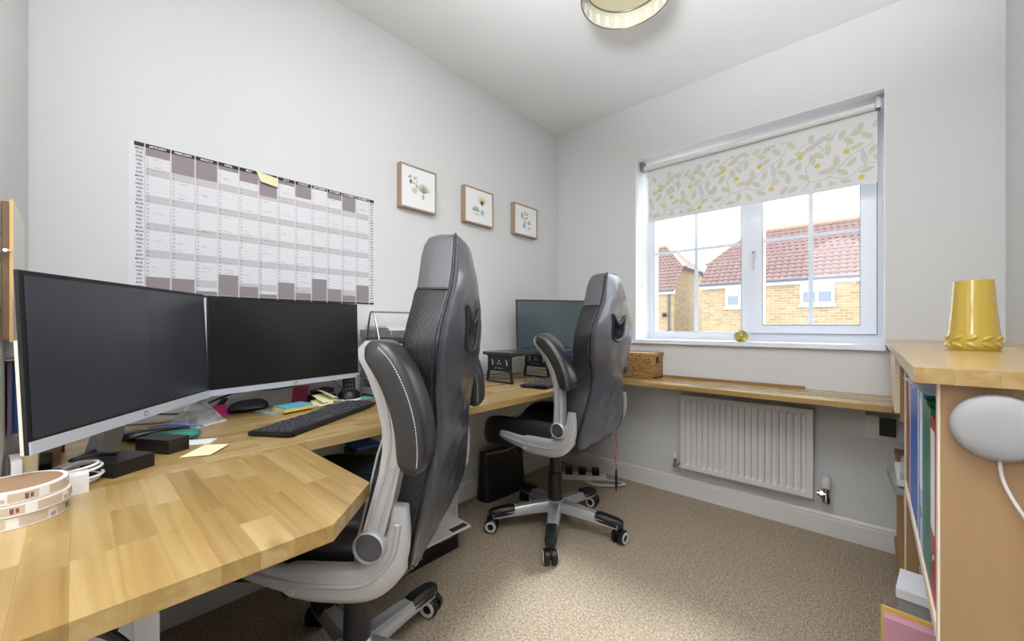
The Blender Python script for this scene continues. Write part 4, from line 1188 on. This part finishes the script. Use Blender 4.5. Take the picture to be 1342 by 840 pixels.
# glass pyramid
py = thing('glass_pyramid', 'clear and silver glass pyramid paperweight in front of the monitor gap', 'paperweight', (-1.578, .262, DZ1), R(34))
def frus(bm, a0, a1, z0, z1):
    v0 = [bm.verts.new((s_ * a0, q * a0, z0)) for s_, q in ((-1, -1), (1, -1), (1, 1), (-1, 1))]; v1 = [bm.verts.new((s_ * a1, q * a1, z1)) for s_, q in ((-1, -1), (1, -1), (1, 1), (-1, 1))]
    bm.faces.new(v0[::-1]); bm.faces.new(v1)
    for i in range(4): bm.faces.new((v0[i], v0[(i + 1) % 4], v1[(i + 1) % 4], v1[i]))
    return bm
obj('etched_base', frus(B(), .05, .0285, .004, .045), mat('mottled_silver', (176, 178, 180), .25, .3, noise=.8, nscale=60), py)
obj('clear_tip', frus(B(), .0282, .001, .0455, .092), crystal, py)
obj('foot_plate', frus(B(), .053, .052, 0, .0038), mat('frost', (214, 218, 220), .3), py)
# mouse (near) and cables
def mouse(loc, rz, label, s_=1):
    t = thing('computer_mouse', label, 'mouse', (loc[0], loc[1], DZ1), rz)
    bm = pillow(B(), .055 * s_, .031 * s_, lambda a, b: (.036 + .004 * a) * s_, lambda a, b: .0005, .012 * s_, 14, 12, 3, .55); obj('shell', bm, black, t, smooth=True)
    obj('scroll_wheel', lathe(B(), [(0, -.003), (.008, -.003), (.008, .003), (0, .003)], 12, (.03 * s_, 0, .027 * s_), 'Y'), mat('grey_rubber', (70, 70, 70), .6), t)
    return t
mouse((-1.672, .425), R(75), 'black wireless mouse against the wall below the planner', 1.15)
mouse((-1.285, .80), R(200), 'black corded mouse to the right of the full size keyboard', .8)
def cable(pts, r_, m, label, nm='black_cable'):
    return tag(obj(nm, tube(B(), crv(pts, 8), r_, 6), m, smooth=True), label, 'cable')
Z = DZ1
cable([(-1.715, .08, Z + .05), (-1.70, .16, Z + .03), (-1.69, .25, Z + .02), (-1.695, .33, Z + .05), (-1.70, .40, Z + .068), (-1.708, .52, Z + .075)], .0035, black, 'thick black cable rising along the wall behind the glass pyramid')
tag(obj('ferrite_bead', tube(B(), [(-1.693, .335, Z + .02), (-1.69, .36, Z + .055)], .0085, 12), black, smooth=True), 'small black ferrite block on the cable behind the pyramid', 'ferrite')
cable([(-1.70, .10, Z + .004), (-1.65, .2, Z + .004), (-1.68, .3, Z + .004), (-1.69, .40, Z + .01)], .002, black, 'thin black cable lying along the wall below the thick one')
cable([(-1.34, .80, Z + .006), (-1.38, .79, Z + .02), (-1.44, .81, Z + .05), (-1.50, .82, Z + .08), (-1.56, .81, Z + .1), (-1.62, .77, Z + .1)], .0014, black, 'thin mouse cord arching in front of the letter trays')
cable([(-1.53, .735, Z + .004), (-1.58, .738, Z + .008), (-1.60, .738, Z + .04), (-1.65, .736, Z + .07), (-1.71, .738, Z + .078)], .0016, black, 'thin black lead rising to the cordless phone')
cable([(-1.712, .45, Z + .07), (-1.715, .52, Z + .062), (-1.712, .6, Z + .07)], .002, black, 'black lead along the wall above the pink notebook')
# notebook, note block, papers, phone etc
slab('grey_notebook', (-1.598, .575), R(10), .115, .27, .006, mat('grey_green_card', (150, 156, 150), .6), 'grey green notebook under the blue note block', 'notebook', .001)
slab('note_block', (-1.555, .535), R(12), .075, .105, .011, mat('yellow_block', (228, 198, 92), .7), 'yellow note block under the blue notes', 'notes', .001, z=DZ1 + .0065)
slab('note_block', (-1.555, .535), R(12), .075, .10, .005, mat('sky_blue', (88, 178, 208), .7), 'sky blue sticky notes on top of the yellow block', 'notes', .0008, z=DZ1 + .018)
for k in range(3):
    o = slab('crumpled_note', (-1.575 - .012 * k, .645 + .016 * k), R(25 * k - 10), .07, .07, .001, yn, ('lowest', 'middle', 'topmost')[k] + ' pale yellow curled note to the right of the note block', 'note', 0, 'pale yellow curled notes', z=DZ1 + .008 + .012 * k)
    o.rotation_euler = (R(10 - 12 * k), R(14 + 6 * k), R(25 * k - 10)); o.location.z += .006
cardo = obj('pink_card_stand', bx(-.001, .001, -.03, .03, 0, .075, Matrix.Rotation(R(14), 4, 'Y')), mat('magenta_card', (168, 52, 84), .4), bevel=.0005)
cardo.location = (-1.672, .595, DZ1); cardo.rotation_euler = (0, 0, R(8)); tag(cardo, 'glossy magenta card leaning upright below the monitor', 'card')
hp = thing('black_hole_punch', 'small black metal gadget with pink stickers behind the yellow notes', 'gadget', (-1.667, .685, DZ1), R(12))
obj('body', bx(-.035, .035, -.05, .035, 0, .03), black, hp, bevel=.003)
obj('lever', bx(-.03, .03, -.03, .035, .033, .05, Matrix.Rotation(R(7), 4, 'X')), black, hp, bevel=.006)
obj('sticker', bx(.0352, .036, -.04, -.008, .006, .024), mat('sticker_pink', (214, 160, 158), .6), hp)
slab('white_paper_scrap', (-1.62, .775), R(20), .08, .07, .001, paper_m, 'white paper scrap lying in front of the cordless phone', 'paper', 0)
slab('blue_card', (-1.605, .845), R(5), .06, .06, .0015, mat('turquoise_card', (110, 186, 196), .6), 'turquoise card lying beside the letter trays', 'card', 0, z=DZ1 + .0002)
slab('green_sheet', (-1.53, .93), R(4), .12, .1, .001, mat('sage_sheet', (176, 182, 146), .7), 'sage green sheet sticking out below the letter trays', 'paper', 0, z=DZ1 + .0002)
ph = thing('cordless_phone', 'black cordless phone standing in its round base below the monitor corner', 'phone', (-1.655, .79, DZ1), R(-15))
obj('charging_base', lathe(B(), [(0, 0), (.042, 0), (.046, .006), (.043, .022), (.032, .034), (0, .036)], 28), black, ph, smooth=True)
obj('handset', bx(-.006, .016, -.024, .024, .018, .105, Matrix.Rotation(R(-10), 4, 'Y')), black, ph, bevel=.006, smooth=True)
bm = B()
for i in range(4):
    for j in range(3):
        box(bm, .0165, .018, -.018 + j * .0125, -.009 + j * .0125, .035 + i * .016, .045 + i * .016, Matrix.Rotation(R(-10), 4, 'Y'))
obj('keypad', bm, mat('key_grey', (92, 92, 96), .5), ph)
bm = B()

# letter trays
lt = thing('letter_tray_stack', 'silver wire letter tray stack beside the monitor below the planner', 'letter trays', (-1.57, .85, DZ1))
def aloop(y):
    return tube(B(), crv([(.13, y, .002), (.075, y, .2), (.022, y, .345), (0, y, .368), (-.022, y, .345), (-.06, y, .2), (-.105, y, .002)], 8), .0042, 8)
for y in (0, .33):
    obj('loop_frame', aloop(y), steel, lt, smooth=True)
obj('carry_bar', tube(B(), [(0, 0, .368), (0, .33, .368)], .004, 8), steel, lt, smooth=True)
mesh_m = mat('steel_mesh', (150, 150, 150), .45, .35)
for k in range(5):
    z = .012 + k * .062
    x0, x1 = -.115, .135
    bm = B(); box(bm, x0, x1, .008, .322, z, z + .002)
    prism(bm, [(x1, z + .002), (x1 + .002, z + .002), (x1 + .012, z + .03), (x1 + .010, z + .03)], .008, .322, 'Y')
    prism(bm, [(x0, z + .002), (x0 - .002, z + .002), (x0 - .012, z + .03), (x0 - .010, z + .03)], .008, .322, 'Y')
    prism(bm, [(.008, z + .002), (.006, z + .002), (.0055, z + .03), (.0075, z + .03)], x0, x1, 'X')
    tray = obj('tray', bm, mesh_m, lt)
    h_ = (.022, .03, .026, .034, .046)[k]; rn = random.Random(k)
    bm = B()
    for q in range(5):
        M = Matrix.Translation((-1.56 + rn.uniform(-.006, .012), 1.015 + rn.uniform(-.008, .008), DZ1 + z + .0022 + q * h_ / 5)) @ Matrix.Rotation(R(rn.uniform(-4, 4)), 4, 'Z')
        box(bm, -.098, .098, -.145, .145, 0, h_ / 5 - .0006, M)
    tag(obj('paper_stack', bm, mat('tray_paper_%d' % (k % 3), ((226, 226, 228), (210, 214, 218), (234, 236, 242))[k % 3], .7)), 'stack of papers in the %s letter tray' % ('bottom', 'second lowest', 'middle', 'second highest', 'top')[k], 'paper', 'papers in the letter trays')
tag(obj('red_leaflet', bx(-1.52, -1.455, 1.0, 1.1, DZ1 + .3, DZ1 + .305), mat('leaflet_red', (176, 60, 60), .5)), 'small red leaflet on the papers of the top letter tray', 'leaflet')

# near left wall: board, clip with folders, cream holder
bo = thing('wall_board', 'white faced board with wooden edge on the near left wall', 'board', (-1.093, YA, .965))
obj('backing', bx(-.225, -.004, .0008, .0098, .004, .241), mat('brown_backing', (112, 88, 62), .7), bo)
obj('face', bx(-.23, -.0015, .0128, .0142, 0, .245), mat('board_face', (226, 228, 218), .5), bo)
obj('wooden_edge', bx(-.0014, .0, .010, .0142, 0, .245), mat('ply_edge', (196, 160, 106), .6), bo)
obj('peg', tube(B(), [(-.001, .009, .156), (.010, .006, .156)], .003, 8), white, bo)
cp = thing('wall_clip', 'metal clip on the near left wall holding folders', 'clip', (-1.17, YA, .93))
obj('clip_bar', bx(-.06, .03, .001, .02, 0, .003), steel, cp); obj('clip_ring', tube(B(), crv([(.0, .012, .0), (.004, .014, -.02), (.0, .016, -.034), (-.006, .014, -.02), (-.004, .012, .0)], 5), .0012, 6), steel, cp)
for k, (c, lab) in enumerate((((120, 100, 150), 'purple folder hanging from the wall clip'), ((30, 92, 170), 'blue folder hanging from the wall clip'), ((220, 222, 226), 'white folder hanging from the wall clip'))):
    tag(obj('hanging_folder', bx(-1.26 - .03 * k, -1.16 - .03 * k, YA + .003 + .0055 * k, YA + .0075 + .0055 * k, .79, .926), mat('folder_%s' % 'pbw'[k], c, .5)), lab, 'folder', 'folders hanging on the near left wall')
hm = thing('cream_holder', 'cream curved plastic document holder behind the near monitor', 'holder', (-1.2, -.055, DZ1))
cpts = crv([(.10, 0, .02), (.07, 0, .055), (.03, 0, .085), (.0, 0, .12), (-.02, 0, .17)], 8)
bm = sweepy(B(), [(v.x, v.z) for v in cpts], .012, .008, 0, 3, 10)
tube(bm, [(.09, 0, 0), (.09, 0, .03)], .008, 8)
obj('curved_arm', bm, mat('cream_plastic', (222, 204, 158), .4), hm, smooth=True)
slab('standing_papers', (-1.13, -.07), R(6), .07, .012, .075, paper_m, 'white papers standing behind the label rolls', 'paper', .001)
slab('cardboard_box', (-1.40, -.045), R(0), .09, .05, .05, mat('brown_card', (176, 134, 98), .8), 'small brown cardboard box behind the black pouch', 'box', .001)
slab('red_wallet', (-1.50, -.04), R(0), .07, .05, .07, mat('dark_red', (126, 26, 36), .5), 'dark red wallet behind the cardboard box', 'wallet', .003)
cable([(-1.39, .13, Z + .045), (-1.36, .16, Z + .052), (-1.33, .20, Z + .05), (-1.34, .235, Z + .038)], .0022, mat('blue_cable', (66, 104, 190), .4), 'blue cable curving under the near monitor', 'blue_cable')

# ------------------------------------------------------------------ far desk: laptop riser, laptop
def riser(y, label):
    t = thing('riser_leg', label, 'laptop stand', (-1.60, y, DZ1), R(-2), 'laptop riser legs')
    bm = B()
    box(bm, .01, .195, 0, .004, .062, .142)
    prism(bm, [(0, 0), (.012, 0), (.022, .062), (.01, .062)], -.004, .008, 'Y'); prism(bm, [(.195, 0), (.205, 0), (.195, .062), (.183, .062)], -.004, .008, 'Y')
    box(bm, .012, .195, -.004, .008, 0, .008)
    box(bm, .005, .2, -.006, .02, .142, .147)
    obj('riser_panel', bm, black, t, bevel=.001)
    bm = B()
    for (a, b) in ((.1, .118), (.09, .103), (.11, .103)): lathe(bm, [(.0045, -.0008), (.0045, -.0001)], 10, (a, 0, b), 'Y')
    for k in range(4): lathe(bm, [(.0035, -.0008), (.0035, -.0001)], 8, (.07 + k * .018, 0, .078), 'Y')
    for (a, s_) in ((.045, 1), (.155, 1)): prism(bm, [(a, .092), (a + .009, .096), (a + .008, .112), (a - .002, .128), (a - .003, .118), (a + .003, .11)], -.0008, -.0001, 'Y')
    obj('cut_outs', bm, mat('cutout_pale', (196, 204, 216), .6), t)
riser(1.555, 'black metal riser leg with cut-outs nearest the foreground chair')
riser(1.875, 'black metal riser leg farther along under the laptop')
lp = thing('laptop', 'closed dark grey laptop lying on the black riser legs', 'laptop', (-1.50, 1.735, DZ1 + .1475), R(-2))
obj('lower_case', bx(-.12, .12, -.19, .19, .0, .009), black, lp, bevel=.002)
obj('lid', bx(-.12, .12, -.19, .19, .0095, .017), mat('dark_grey_lid', (70, 72, 76), .25, .3), lp, bevel=.002)
bb = thing('blue_booklet', 'dark blue booklet with white line pattern standing under the far monitor', 'booklet', (-1.35, 2.01, DZ1), R(-34))
obj('cover', bx(-.002, .002, -.09, .09, 0, .155, Matrix.Rotation(R(-8), 4, 'Y')), mat('navy_print', (26, 52, 92), .35), bb)
bm = B(); rn = random.Random(3)
for k in range(14):
    a, b = rn.uniform(-.08, .08), rn.uniform(.02, .14); a2, b2_ = a + rn.uniform(-.05, .05), b + rn.uniform(-.04, .04)
    a2 = max(-.085, min(.085, a2)); b2_ = max(.01, min(.15, b2_)); tube(bm, [(.0024, a, b), (.0024, a2, b2_)], .0006, 4)
obj('line_print', trans(bm, Matrix.Rotation(R(-8), 4, 'Y')), mat('pale_line', (170, 190, 215), .6), bb)
cable([(-1.62, 1.50, Z + .115), (-1.66, 1.49, Z + .13), (-1.69, 1.47, Z + .1), (-1.70, 1.45, Z + .04), (-1.69, 1.5, Z + .005)], .002, black, 'thin black cable curling at the left end of the laptop')
cable([(-1.70, 1.52, Z + .03), (-1.66, 1.6, Z + .02), (-1.6, 1.7, Z + .03), (-1.58, 1.8, Z + .015), (-1.62, 1.9, Z + .005)], .0022, black, 'black cables tangled on the desk under the laptop')
cable([(-1.66, 1.6, Z + .004), (-1.52, 1.68, Z + .004), (-1.45, 1.76, Z + .004), (-1.5, 1.86, Z + .004)], .002, mat('grey_cable', (130, 124, 120), .5), 'grey cable lying on the desk under the laptop', 'grey_cable')

# ------------------------------------------------------------------ under the desks
hb = thing('handbag', 'black structured handbag with pale zip edge on the carpet under the far desk', 'handbag', (-1.625, 1.705, 0), R(-4))
def zt2(a, b): return .1
bm = B(); rings = []
for i in range(9):
    q = i / 8; z = .26 * q; hw = .165 - .012 * q; hd_ = .055 - .022 * q
    ring = []
    for k in range(20):
        a = 2 * PI * k / 20; ca, sa = math.cos(a), math.sin(a)
        ring.append(bm.verts.new((math.copysign(abs(ca) ** .45, ca) * hd_, math.copysign(abs(sa) ** .3, sa) * hw, z + (.012 * abs(sa) if i == 8 else 0) - (0 if i else 0))))
    rings.append(ring)
for p, q in zip(rings, rings[1:]):
    for k in range(20): bm.faces.new((p[k], p[(k + 1) % 20], q[(k + 1) % 20], q[k]))
bm.faces.new(rings[0][::-1]); bm.faces.new(rings[-1])
obj('bag_body', bm, mat('black_bag', (20, 19, 22), .5), hb, smooth=True)
obj('zip_edge', tube(B(), [(.026, -.145, .268), (.032, 0, .258), (.026, .145, .268)], .006, 8), mat('pink_zip', (184, 150, 140), .5), hb, smooth=True)
bm = B()
for y_ in (-.075, .075):
    for d in (-.006, .006): lathe(bm, [(.0035, .034), (.0035, .042)], 8, (0, y_ + d, .238), 'X')
obj('metal_rivets', bm, chrome, hb)
bm = B()
for y_ in (-.07, .07): box(bm, .0, .012, y_ - .004, y_ + .004, .02, .23, Matrix.Translation((.036, 0, 0)) @ Matrix.Rotation(R(-4), 4, 'Y'))
obj('front_seam', bm, black, hb)
pr = thing('printer', 'black printer with white paper tray on the floor behind the foreground chair', 'printer', (-1.55, .93, 0))
obj('body', bx(-.0, .18, -.24, .225, 0, .1), black, pr, bevel=.006)
obj('scanner_lid', bx(-.0, .14, -.235, .22, .101, .125), mat('lid_black', (34, 34, 36), .3), pr, bevel=.006)
obj('paper_tray', bx(.02, .245, -.2, .235, .126, .134, Matrix.Rotation(R(3), 4, 'Y')), white, pr, bevel=.002)
obj('tray_grip', bx(.212, .238, .14, .222, .1345, .1365, Matrix.Rotation(R(3), 4, 'Y')), mat('grip_dark', (60, 60, 62), .5), pr, bevel=.001)
obj('blue_sticker', bx(.1801, .181, .01, .035, .03, .062), mat('sticker_blue', (70, 150, 210), .5), pr)
bm = B()
for k in range(6): box(bm, .1801, .1808, .12 + k * .012, .129 + k * .012, .06, .063)
for k in range(5): box(bm, .1801, .1808, .14 + k * .011, .147 + k * .011, .078, .081)
obj('button_marks', bm, mat('mark_grey', (150, 150, 155), .5), pr)
wb = thing('white_router', 'white plastic unit with vents standing behind the printer tray', 'router', (-1.59, 1.235, 0), R(6))
obj('shell', bx(-.05, .06, -.045, .05, 0, .215), white, wb, bevel=.014, smooth=True, seg=3)
bm = B()
for k in range(4): box(bm, .0602, .0615, -.03 + k * .018, -.022 + k * .018, .04, .16)
obj('vent_ribs', bm, mat('rib_white', (198, 196, 192), .5), wb)
tag(obj('blue_file', bx(-1.712, -1.60, .80, .91, .466, .476), mat('blue_plastic', (40, 110, 200), .45), bevel=.003), 'blue plastic tray under the desk behind the foreground chair', 'tray')
tag(obj('grey_drawer_unit', bx(-1.70, -1.60, .79, .93, .0, .465), mat('dark_unit', (38, 38, 40), .5), bevel=.004), 'dark narrow unit under the desk carrying the blue tray', 'drawer unit')
# extension lead in the corner
el = thing('extension_lead', 'white extension lead with plugs on the floor behind the far chair', 'extension lead', (-1.38, 2.22, 0), R(35))
obj('strip', bx(-.14, .14, -.03, .03, 0, .03), white, el, bevel=.005)
for k in range(3): obj('plug', bx(-.12 + k * .085, -.075 + k * .085, -.022, .022, .0305, .07), black, el, bevel=.006)
pts = []
for k in range(90):
    a = k / 90 * 3 * 2 * PI; pts.append((.13 + (.11 + .012 * math.sin(a * .4)) * math.cos(a), -.09 + (.045 + .006 * math.cos(a * .7)) * math.sin(a), .006 + .0001 * k + .003 * (1 + math.sin(a * .5))))
obj('cable', tube(B(), pts, .004, 8), white, el, smooth=True)
cable([(-1.69, 1.42, .3), (-1.695, 1.38, .12), (-1.68, 1.33, .02), (-1.64, 1.37, .006), (-1.66, 1.5, .006)], .003, mat('grey_cable', (130, 124, 120), .5), 'grey cable running down the wall beside the handbag', 'grey_cable')
cable([(-1.38, .40, .006), (-1.3, .43, .006), (-1.2, .36, .006), (-1.05, .22, .006), (-.95, .1, .006)], .004, black, 'black cable lying on the carpet beside the near chair caster')

# ------------------------------------------------------------------ houses across the street
ZO = .9937
def roof_slope(bm, e0, e1, r0, r1, ncourse, tw):
    """tiles between eave line e0-e1 and ridge line r0-r1 (Vectors); courses overlap, pantile wave"""
    n_up = ((r0 - e0)).normalized(); al = (e1 - e0).normalized(); nr = al.cross(n_up); nr = nr if nr.z > 0 else -nr
    for c in range(ncourse):
        f0, f1 = c / ncourse, (c + 1.12) / ncourse
        A0 = e0.lerp(r0, f0); A1 = e1.lerp(r1, f0); B0 = e0.lerp(r0, min(f1, 1)); B1 = e1.lerp(r1, min(f1, 1))
        n_ = max(1, int((A1 - A0).length / tw)); prev = None
        for k in range(n_ * 4 + 1):
            q = k / (n_ * 4); ph_ = (k % 4) / 4
            wv = (.0, .03, .038, .02)[k % 4]
            a = A0.lerp(A1, q) + nr * (wv * .7 + .045); b = B0.lerp(B1, q) + nr * (wv + .012); l = A0.lerp(A1, q) + nr * (wv * .6 + .0)
            cur = (bm.verts.new(l), bm.verts.new(a), bm.verts.new(b))
            if prev:
                bm.faces.new((prev[0], cur[0], cur[1], prev[1])); bm.faces.new((prev[1], cur[1], cur[2], prev[2]))
            prev = cur
def house(name, label, X0, X1, Y0, Y1, ez, rz_, cut, hipx, left_hip, right_hip, wins):
    t = thing(name, label, 'house', ((X0 + X1) / 2, Y0, -2.7))
    O_ = Vector(t.location); ym = (Y0 + Y1) / 2
    V = lambda x, y, z: Vector((x, y, z)) - O_
    ycut = Y0 + (cut - ez) / (rz_ - ez) * (ym - Y0); ycut2 = Y1 - (ycut - Y0)
    sec = [(Y0, -2.7), (Y1, -2.7), (Y1, ez), (ycut2, cut), (ycut, cut), (Y0, ez)]
    bm = prism(B(), [(y - O_.y, z - O_.z) for y, z in sec], X0 - O_.x, X1 - O_.x, 'X')
    obj('brick_walls', bm, brickm, t)
    ov = .12
    rl = X0 + (hipx if left_hip else 0) - (0 if left_hip else .05); rr2 = X1 - (hipx if right_hip else 0) + (0 if right_hip else .05)
    bm = B(); f = (cut - ez) / (rz_ - ez)
    for sgn, ya in ((1, Y0), (-1, Y1)):
        ye = ya - sgn * ov; ze = ez - ov * (rz_ - ez) / (ym - Y0)
        lo0, lo1 = V(X0 - .05, ye, ze), V(X1 + .05, ye, ze); m0_ = V(X0 - .05, ya + sgn * (ycut - Y0), cut); m1_ = V(X1 + .05, ya + sgn * (ycut - Y0), cut)
        nc = 14; n1 = max(2, round(nc * f)); roof_slope(bm, lo0, lo1, m0_, m1_, n1 + 1, .16)
        roof_slope(bm, m0_, m1_, V(rl, ym, rz_), V(rr2, ym, rz_), nc - n1, .16)
    for hip, X, xr_, s_ in ((left_hip, X0 - .1, rl, -1), (right_hip, X1 + .1, rr2, 1)):
        if hip: roof_slope(bm, V(X, ycut - .05, cut), V(X, ycut2 + .05, cut), V(xr_, ym - .02, rz_), V(xr_, ym + .02, rz_), 8, .16)
    tag(obj('roof_tiles', bm, tilem, t), kind='stuff')
    bm = tube(B(), [V(rl, ym, rz_ + .04), V(rr2, ym, rz_ + .04)], .09, 8)
    for hip, X, xr_ in ((left_hip, X0 - .08, rl), (right_hip, X1 + .08, rr2)):
        if hip:
            for yy in (ycut, ycut2): tube(bm, [V(X, yy, cut + .03), V(xr_, ym, rz_ + .05)], .06, 6)
    obj('ridge_tiles', bm, mat('ridge_clay', (186, 156, 128), .8, noise=.15), t, smooth=True)
    bm = B(); a = V(X0 - .05, Y0 - .10, ez - .22); b = V(X1 + .05, Y0 - .02, ez - .08); box(bm, a.x, b.x, a.y, b.y, a.z, b.z)
    obj('eaves_board', bm, upvc, t)
    bm = tube(B(), [V(X0 - .05, Y0 - .16, ez - .09), V(X1 + .05, Y0 - .16, ez - .09)], .05, 8)
    if right_hip: tube(bm, [V(X1 + .18, ycut - .05, cut - .03), V(X1 + .18, ycut2 + .05, cut - .03)], .045, 8)
    obj('gutter', bm, mat('dark_gutter', (92, 92, 98), .5), t, smooth=True)
    for x in ([X1 - .17] if right_hip else []):
        obj('downpipe', tube(B(), [V(x, Y0 - .06, -2.6), V(x, Y0 - .06, ez - .12)], .035, 8), mat('dark_gutter', (92, 92, 98), .5), t, smooth=True)
    for (x0, x1, z0, z1) in wins:
        bm = B(); p = V(x0, Y0 - .03, z0); q = V(x1, Y0 + .03, z1); xm = (p.x + q.x) / 2; fw = .06
        box(bm, p.x, p.x + fw, p.y, q.y, p.z, q.z); box(bm, q.x - fw, q.x, p.y, q.y, p.z, q.z); box(bm, xm - fw / 2, xm + fw / 2, p.y, q.y, p.z, q.z)
        for (a, b) in ((p.x + fw, xm - fw / 2), (xm + fw / 2, q.x - fw)):
            box(bm, a, b, p.y, q.y, p.z, p.z + fw); box(bm, a, b, p.y, q.y, q.z - fw, q.z)
        wf = obj('window', bm, upvc, t)
        obj('pane', bx(p.x + fw, q.x - fw, -.001, .0, p.z + fw, q.z - fw), mat('house_pane', (120, 128, 140), .1), wf)
        obj('net_curtain', bx(p.x + fw, q.x - fw, -.006, -.0015, p.z + fw + (q.z - p.z) * .42, q.z - fw), mat('net_curtain', (206, 210, 216), .8), wf)
        obj('brick_sill', bx(p.x - .04, q.x + .04, -.06, -.001, p.z - .07, p.z - .005), mat('sill_white', (214, 206, 190), .8), t)
    return t
house('brick_house', 'long buff brick house with pink tiled roof filling the right window pane', -4.0, 4.2, 13.5, 17.16, ZO + 1.36, ZO + 3.11, ZO + 2.0, 1.0, True, False, [(-1.45, -.72, 1.56, 2.24), (-3.33, -2.55, 1.55, 2.22), (.6, 1.4, 1.56, 2.24), (2.4, 3.2, 1.56, 2.24)])
lh = house('brick_house', 'farther brick house with half-hipped roof at the left edge of the window', -9.5, -5.3, 14.6, 18.6, ZO + 1.36, ZO + 3.27, ZO + 2.2, 1.0, False, True, [(-6.5, -5.87, 1.55, 2.28)])
wl = thing('wall_lamp', 'small dark outdoor lamp on the farther brick house', 'lamp', (-5.64, 14.6, 1.30))
obj('lamp_body', bx(-.05, .05, -.12, -.002, 0, .14), black, wl, bevel=.01); obj('lamp_arm', bx(.05, .12, -.07, -.03, .05, .08), black, wl)
gm = mat('street_ground', (160, 158, 152), .9, noise=.15, nscale=2)
struct('trim_2', bx(-40, 40, 3.5, 60, -2.85, -2.7), gm)
